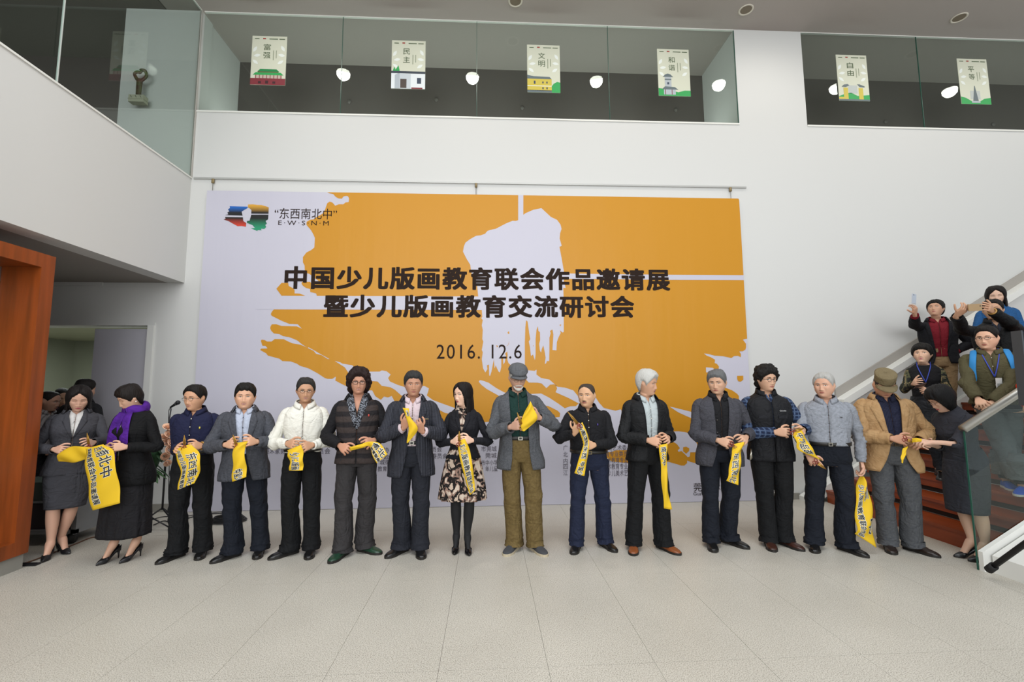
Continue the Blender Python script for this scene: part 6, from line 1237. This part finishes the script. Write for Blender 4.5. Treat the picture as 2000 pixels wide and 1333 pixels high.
ribbon('broad yellow ribbon end hanging in front of the purple-scarfed woman', [(203,868),(221,884),(230,935),(236,983)], [(167,877),(167,905),(172,955),(180,998)], ('w2', 1), big=('西南北中', .06, .60), small=('版画教育联会作品邀请展', .03, .93))
ribbon('yellow ribbon held by the man in the navy shirt', [(374,867),(389,888),(391,915),(381,944)], [(337,880),(347,900),(352,928),(346,958)], ('m3', 0), big=('东西南北', .25, 1.0), small=('中国少儿版画教育联', .08, 1.0))
ribbon('yellow ribbon hanging from the hands of the man in the grey blazer', [(486,862),(478,876),(480,905),(482,932)], [(457,866),(455,885),(454,915),(453,942)], ('m4', 1), small=('中国少', .75, 1.0))
ribbon('short yellow ribbon held by the man in the white shirt', [(589,869),(592,885),(592,905),(592,919)], [(561,880),(562,890),(566,905),(564,920)], ('m5', 1), small=('少儿版画', .25, .95))
ribbon('twisted yellow ribbon held by the man in the patchwork vest', [(683,874),(705,868),(721,863),(742,867),(757,888)], [(684,881),(706,876),(721,872),(727,889),(736,906)], ('m6', 0), big=('南北', .62, .98), small=('教育联会', .6, 1.0), bulge=.01)
ribbon('folded yellow ribbon raised by the man in the pinstripe suit', [(799,798),(801,815),(816,838),(797,866)], [(786,797),(793,815),(798,838),(794,866)], ('m7', 0), bulge=.015, big=('大', .08, .3))
ribbon('long yellow ribbon held by the young woman in the blotchy dress', [(908,857),(918,882),(925,925),(928,958)], [(893,862),(897,890),(908,935),(918,968)], ('w8', 1), small=('国少儿版画教育联会作品', .12, .97))
ribbon('crumpled yellow ribbon held by the man in the grey flat cap', [(1036,784),(1043,799),(1049,820),(1024,843)], [(1029,797),(1021,813),(1017,828),(1019,842)], ('m9', 1))
ribbon('yellow ribbon twisted between the hands of the man in the black shirt', [(1137,825),(1149,852),(1150,872),(1146,905),(1141,930)], [(1128,832),(1138,862),(1138,875),(1128,905),(1122,925)], ('m10', 0), small=('品邀请展版东西 中国少', .0, 1.0))
ribbon('long plain-ended yellow ribbon hanging from the silver-haired man', [(1303,866),(1303,900),(1304,950),(1312,995)], [(1287,870),(1290,905),(1293,950),(1297,994)], ('m11', 1), small=('南北中', .05, .38))
ribbon('yellow ribbon hanging from the hands of the man in the wool jacket', [(1454,862),(1448,885),(1446,915),(1441,948)], [(1434,868),(1428,890),(1424,920),(1419,940)], ('m12', 1), small=('东西南北', .3, .98))
ribbon('yellow ribbon stretched down from the hand of the man in the vest', [(1563,838),(1578,862),(1591,884),(1603,900)], [(1549,846),(1554,862),(1562,881),(1600,898)], ('m13', 1), small=('中作品邀', .08, .75))
ribbon('twisted yellow ribbon dangling low beside the white-haired man', [(1684,930),(1697,958),(1704,1015),(1709,1070)], [(1680,931),(1670,972),(1673,1020),(1671,1044)], ('m14', 1), big=('东  中', .2, .85), small=('少儿版画教育联会作品', .15, .97), bulge=.035)
ribbon('thin strip of yellow ribbon hanging from the hands of the man in the tan blazer', [(1773,872),(1769,888),(1763,906)], [(1764,876),(1760,892),(1761,904)], ('m15', 1), bulge=.006)
ribbon('short end of yellow ribbon pinched by the woman in the charcoal dress', [(1781,857),(1791,856),(1800,858)], [(1782,865),(1791,864),(1800,863)], ('w16', 1), bulge=.004)

# ---------------------------------------------------------------- scissors and phones held in the hands
BRS = mat('scissor_brass', '9A7430', .35, metal=.6); RED = mat('scissor_red', '7E2A20', .45)
def scissors(label, p0, p1, who, red=True):
    y = PEOPLE[who[0]].arm[who[1]]['T'][1]-.03
    a, b = at(p0[0], p0[1], y), at(p1[0], p1[1], y); d = b-a; L = np.linalg.norm(d); d /= L; r_ = empty('scissors', a, label, 'scissors', 'scissors held by the row'); up = np.cross(d, H([0, 1, 0])); L = max(L, .09)
    for sg in (-1, 1):
        k = MB(); P = [d*L*.0+up*sg*.006, d*L*.5+up*sg*.006, d*L+up*sg*.001]; k.tube(np.array(P), np.stack([[.007, .006, .001], [.002]*3], 1), BRS, 8, True, up=(0, 1, 0)); k.build('blade', parent=r_)
        k = MB(); c = -d*.034+up*sg*.014; k.tube([c+(math.cos(t)*d*.017+math.sin(t)*up*.012) for t in np.linspace(0, 2*math.pi, 17)], .0032, RED if red else BRS, 8, False); k.tube(np.array([H([0., 0, 0])+up*sg*.004, -d*.022+up*sg*.010]), .0036, RED if red else BRS, 8); k.build('handle', parent=r_)
scissors('brass scissors standing upright in the hand of the suited woman on the far left', (173,868), (170,846), ('w1', 1)); scissors('scissors in the hand of the man in the navy shirt', (360,870), (360,857), ('m3', 0))
scissors('scissors in the hand of the man in the grey blazer', (461,868), (456,853), ('m4', 0)); scissors('scissors in the hand of the young woman in the blotchy dress', (897,862), (897,846), ('w8', 0))
scissors('brass scissors held upright by the man in the grey flat cap', (1018,829), (1010,806), ('m9', 0), False); scissors('long brass scissors raised by the man in the black shirt', (1128,828), (1108,804), ('m10', 0))
scissors('red-handled scissors held by the man in the wool jacket', (1434,872), (1446,880), ('m12', 0)); scissors('scissors in the hand of the man in the vest', (1553,842), (1568,838), ('m13', 1))
scissors('scissors pointing down in the hand of the white-haired man', (1598,906), (1609,914), ('m14', 0)); scissors('red-handled scissors in the hand of the man in the tan blazer', (1773,860), (1782,864), ('m15', 0))
def phone(label, P, col, y, size=(.145, .072)):      # four corners not needed: centre, long axis in the picture plane
    c, ang = P; o = at(c[0], c[1], y); r_ = empty('phone', o, label, 'phone'); k = MB(); k.box(-size[0]/2, size[0]/2, -.004, .004, -size[1]/2, size[1]/2, mat('phone_'+col, col, .3, metal=.3)); b = k.build('case', parent=r_, smooth=False)
    k = MB(); k.box(-size[0]/2+.004, size[0]/2-.004, .0041, .0050, -size[1]/2+.004, size[1]/2-.004, mat('phone_glass', '101216', .1)); k.build('screen', parent=r_, smooth=False)
    k = MB(); k.tube(H([(size[0]*.38, -.0045, size[1]*.18), (size[0]*.38, -.006, size[1]*.18)]), .006, mat('phone_lens', '101216', .1), 10); k.build('camera_lens', parent=r_); r_.rotation_euler = ang; return r_
phone('white phone raised by the man in the crimson shirt', ((1785, 584), (0, math.radians(-80), .2)), 'B9C0CC', -.74, (.13, .068)); phone('gold phone held level by the man in the black jacket', ((1904, 601), (0, math.radians(-3), .0)), 'A58A66', -1.80, (.15, .074)); phone('dark pink phone held by the woman in camouflage sleeves', ((1797, 754), (.9, math.radians(-12), 0)), '4A3834', -1.38, (.12, .065))

# ---------------------------------------------------------------- microphone stand, flower stand, cables, trolley
def stand_legs(r_, z, R_, m, angs, rad=.009):
    for a in angs:
        k = MB(); k.tube(H([(0, 0, z), (R_*math.cos(a), R_*math.sin(a), .012)]), rad, m, 8); l = k.build('leg', parent=r_); f = MB(); f.ball((R_*math.cos(a), R_*math.sin(a), .012), .014, mat('rubber_black', '0E0E0F', .7), 8, 6); f.build('rubber_foot', parent=l)
MT = mat('stand_black', '17171A', .45)
q = at(322, 870, -.72); ms = empty('microphone_stand', (q[0]+.02, -.72, 0), 'black tripod microphone stand with boom and microphone behind the flowers', 'microphone stand'); stand_legs(ms, .22, .30, MT, (-2.5, -.4, 1.6))
t_ = at(322, 858, -.72); k = MB(); k.tube(H([(0, 0, .2), (0, 0, 1.02)]), .011, MT, 10); k.build('pole', parent=ms); k = MB(); k.ball((0, 0, 1.03), .022, MT); k.build('clutch', parent=ms)
mt_ = at(338, 793, -.72)-H([q[0]+.02, -.72, 0]); k = MB(); k.tube(H([(-.01, 0, 1.0), mt_+H([-.02, 0, -.03])]), .007, MT, 8); k.build('boom', parent=ms); mc = MB(); d_ = H([.05, 0, .035]); mc.tube(H([mt_-d_*.6, mt_, mt_+d_*.5, mt_+d_*.6]), [.010, .013, .016, .022], MT, 12); mc.ball(mt_+d_*1.05, .026, mat('mic_mesh', '2A2B2E', .5, metal=.5, bump=(300, .6, .002))); mc.build('microphone', parent=ms)
k = MB(); k.tube(smoothpath([mt_-d_*.6, mt_+H([-.05, .01, -.12]), H([.03, .02, .7]), H([.05, .02, .3]), H([.10, .05, .01])], 24), .004, MT, 6); k.build('cable', parent=ms)
fs = empty('flower_stand', (q[0]-.01, -.86, 0), 'stand of peach roses and green leaves beside the man in the navy shirt', 'flower stand'); ROSE = mat('rose_peach', 'EAB898', .6, var=(60, 'F2D0B4', .4, .7)); LEAF = mat('leaf_green', '244A28', .6); LEAF2 = mat('leaf_green2', '3A6236', .6)
k = MB(); k.tube(H([(0, 0, 0.02), (0, 0, .62)]), .010, MT, 8); k.build('pole', parent=fs); stand_legs(fs, .16, .22, MT, (-1.9, .2, 2.3), .008)
k = MB(); k.ball((0, 0, .84), (.06, .05, .17), LEAF, 12, 9); k.build('foam_core', parent=fs)
def rose_geo(c, r, d):
    k = MB(); d = H(d)/np.linalg.norm(d); u = np.cross(d, (0.13, .9, .3)); u /= np.linalg.norm(u); v = np.cross(d, u)
    for ly in range(4):
        npet = 3+ly; 
        for i in range(npet):
            a0 = i*2*math.pi/npet+ly*.7; P = np.zeros((4, 5, 3))
            for a in range(4):
                for b_ in range(5):
                    th = a0+(b_-2)/2*(1.0 if ly else 1.4); rr = r*(.18+.22*ly)*(.5+.55*a/3+.12*(a == 3)*ly*.5); hh = r*(.9-.16*ly)*(a/3)-r*.2; P[a, b_] = c+u*math.cos(th)*rr+v*math.sin(th)*rr+d*hh
            vv, ff = closed_sheet(P, P-d*.0015+u*.0003); k.add(vv, ff, ROSE)
    return k
for (px, py, r) in ((322,836,.055),(335,845,.045),(326,850,.05),(330,866,.055),(327,880,.055),(316,893,.045),(312,856,.045),(338,868,.04),(318,866,.045),(321,906,.04)):
    c = at(px, py, -.99)-H([q[0]-.01, -.86, 0]); c[1] = -.07-.03*random.random(); k = rose_geo(c, r, c-H([0, .06, .86])); k.build('rose', parent=fs)
for i in range(60):
    a = random.uniform(0, 6.28); z = random.choice([.66, .68, .7, .74, .8, .86, .9, .95, 1.0]); o = H([.05*math.cos(a), -.02+.05*math.sin(a)-.03, z]); d = H([math.cos(a), math.sin(a)*.6, random.uniform(-.8, .5)-(.5 if z < .75 else 0)]); d /= np.linalg.norm(d); L = random.uniform(.09, .16); sd_ = np.cross(d, (0, 0, 1.)); sd_ /= np.linalg.norm(sd_); P = np.zeros((6, 3, 3))
    for a_ in range(6):
        w_ = .028*math.sin(min(1, (a_+.6)/5.6)*math.pi)
        for b_ in range(3): P[a_, b_] = o+d*L*a_/5+sd_*w_*(b_-1)+H([0, 0, -.03*(a_/5)**2-.006*abs(b_-1)])
    k = MB(); vv, ff = closed_sheet(P, P-H([0, 0, .0015])); k.add(vv, ff, LEAF if i % 3 else LEAF2); k.build('leaf', parent=fs)
def cable(label, pts, r=.006, m=None): o = MB().tube(smoothpath([onfloor(x, y, .008) for x, y in pts], 40), r, m or MT, 6).build('cable'); tag(o, label, 'cable')
cable('black cable looping over the floor by the microphone stand', [(300,1026),(322,1018),(345,1028),(352,1040),(335,1042),(330,1030),(352,1018),(395,1006),(440,1003)])
cable('thin black cable running along the foot of the banner', [(290,1018),(318,1010),(350,1010),(400,1004),(440,1000),(470,1002)], .005)
cable('brown cable running along the floor behind the suited woman', [(34,1104),(60,1097),(110,1078),(150,1062),(182,1050),(225,1046)], .006, mat('cable_brown', '5A3A26', .6))
cc = onfloor(446, 1018, .01); k = MB()
for i in range(5): k.tube([cc+H([(.20-.012*i)*math.cos(t), (.14-.01*i)*math.sin(t), .008+.011*i]) for t in np.linspace(0, 2*math.pi, 31)], .007, MT, 6, False)
tag(k.build('cable_coil'), 'flat coil of black cable on the floor behind the man in the grey blazer', 'cable')
tr = empty('trolley', (-4.48, -1.02, 0), 'dark equipment trolley on castors behind the suited woman', 'trolley'); TRM = mat('trolley_dark', '2C2428', .6); TG = mat('trolley_grey', '77797A', .5)
def lp_(mb, n, m=None, par=tr, **k): o = mb.build(n, parent=par, **k); return o
lp_(MB().box(-.55, .22, -.2, .25, .14, .40, TRM), 'case', smooth=False); lp_(MB().box(-.60, .27, -.23, -.19, .11, .15, TG), 'rail', smooth=False); lp_(MB().box(.22, .27, -.23, .27, .11, .44, TG), 'rail', smooth=False); lp_(MB().box(-.5, .15, -.2, .22, .44, .62, mat('trolley_green', '3E4A44', .6)), 'equipment_box', smooth=False)
lp_(MB().box(-.55, .22, -.2, .25, .41, .435, TG), 'shelf', smooth=False)
for x, y in ((.2, -.18), (.2, .2), (-.5, -.18), (-.5, .2)): c = MB(); c.tube(H([(x-.02, y, .055), (x+.02, y, .055)]), .052, mat('castor_black', '161616', .6), 16); c.box(x-.03, x+.03, y-.02, y+.02, .09, .12, TG); lp_(c, 'castor')
k = MB(); q1 = onfloor(52, 1104, .004); k.box(-.06, .10, -.03, .03, 0, .010, MT); tag(k.build('floor_tape', smooth=False, origin=(0, 0, 0)), 'short strip of black tape on the floor beside the wooden case', 'tape').location = q1
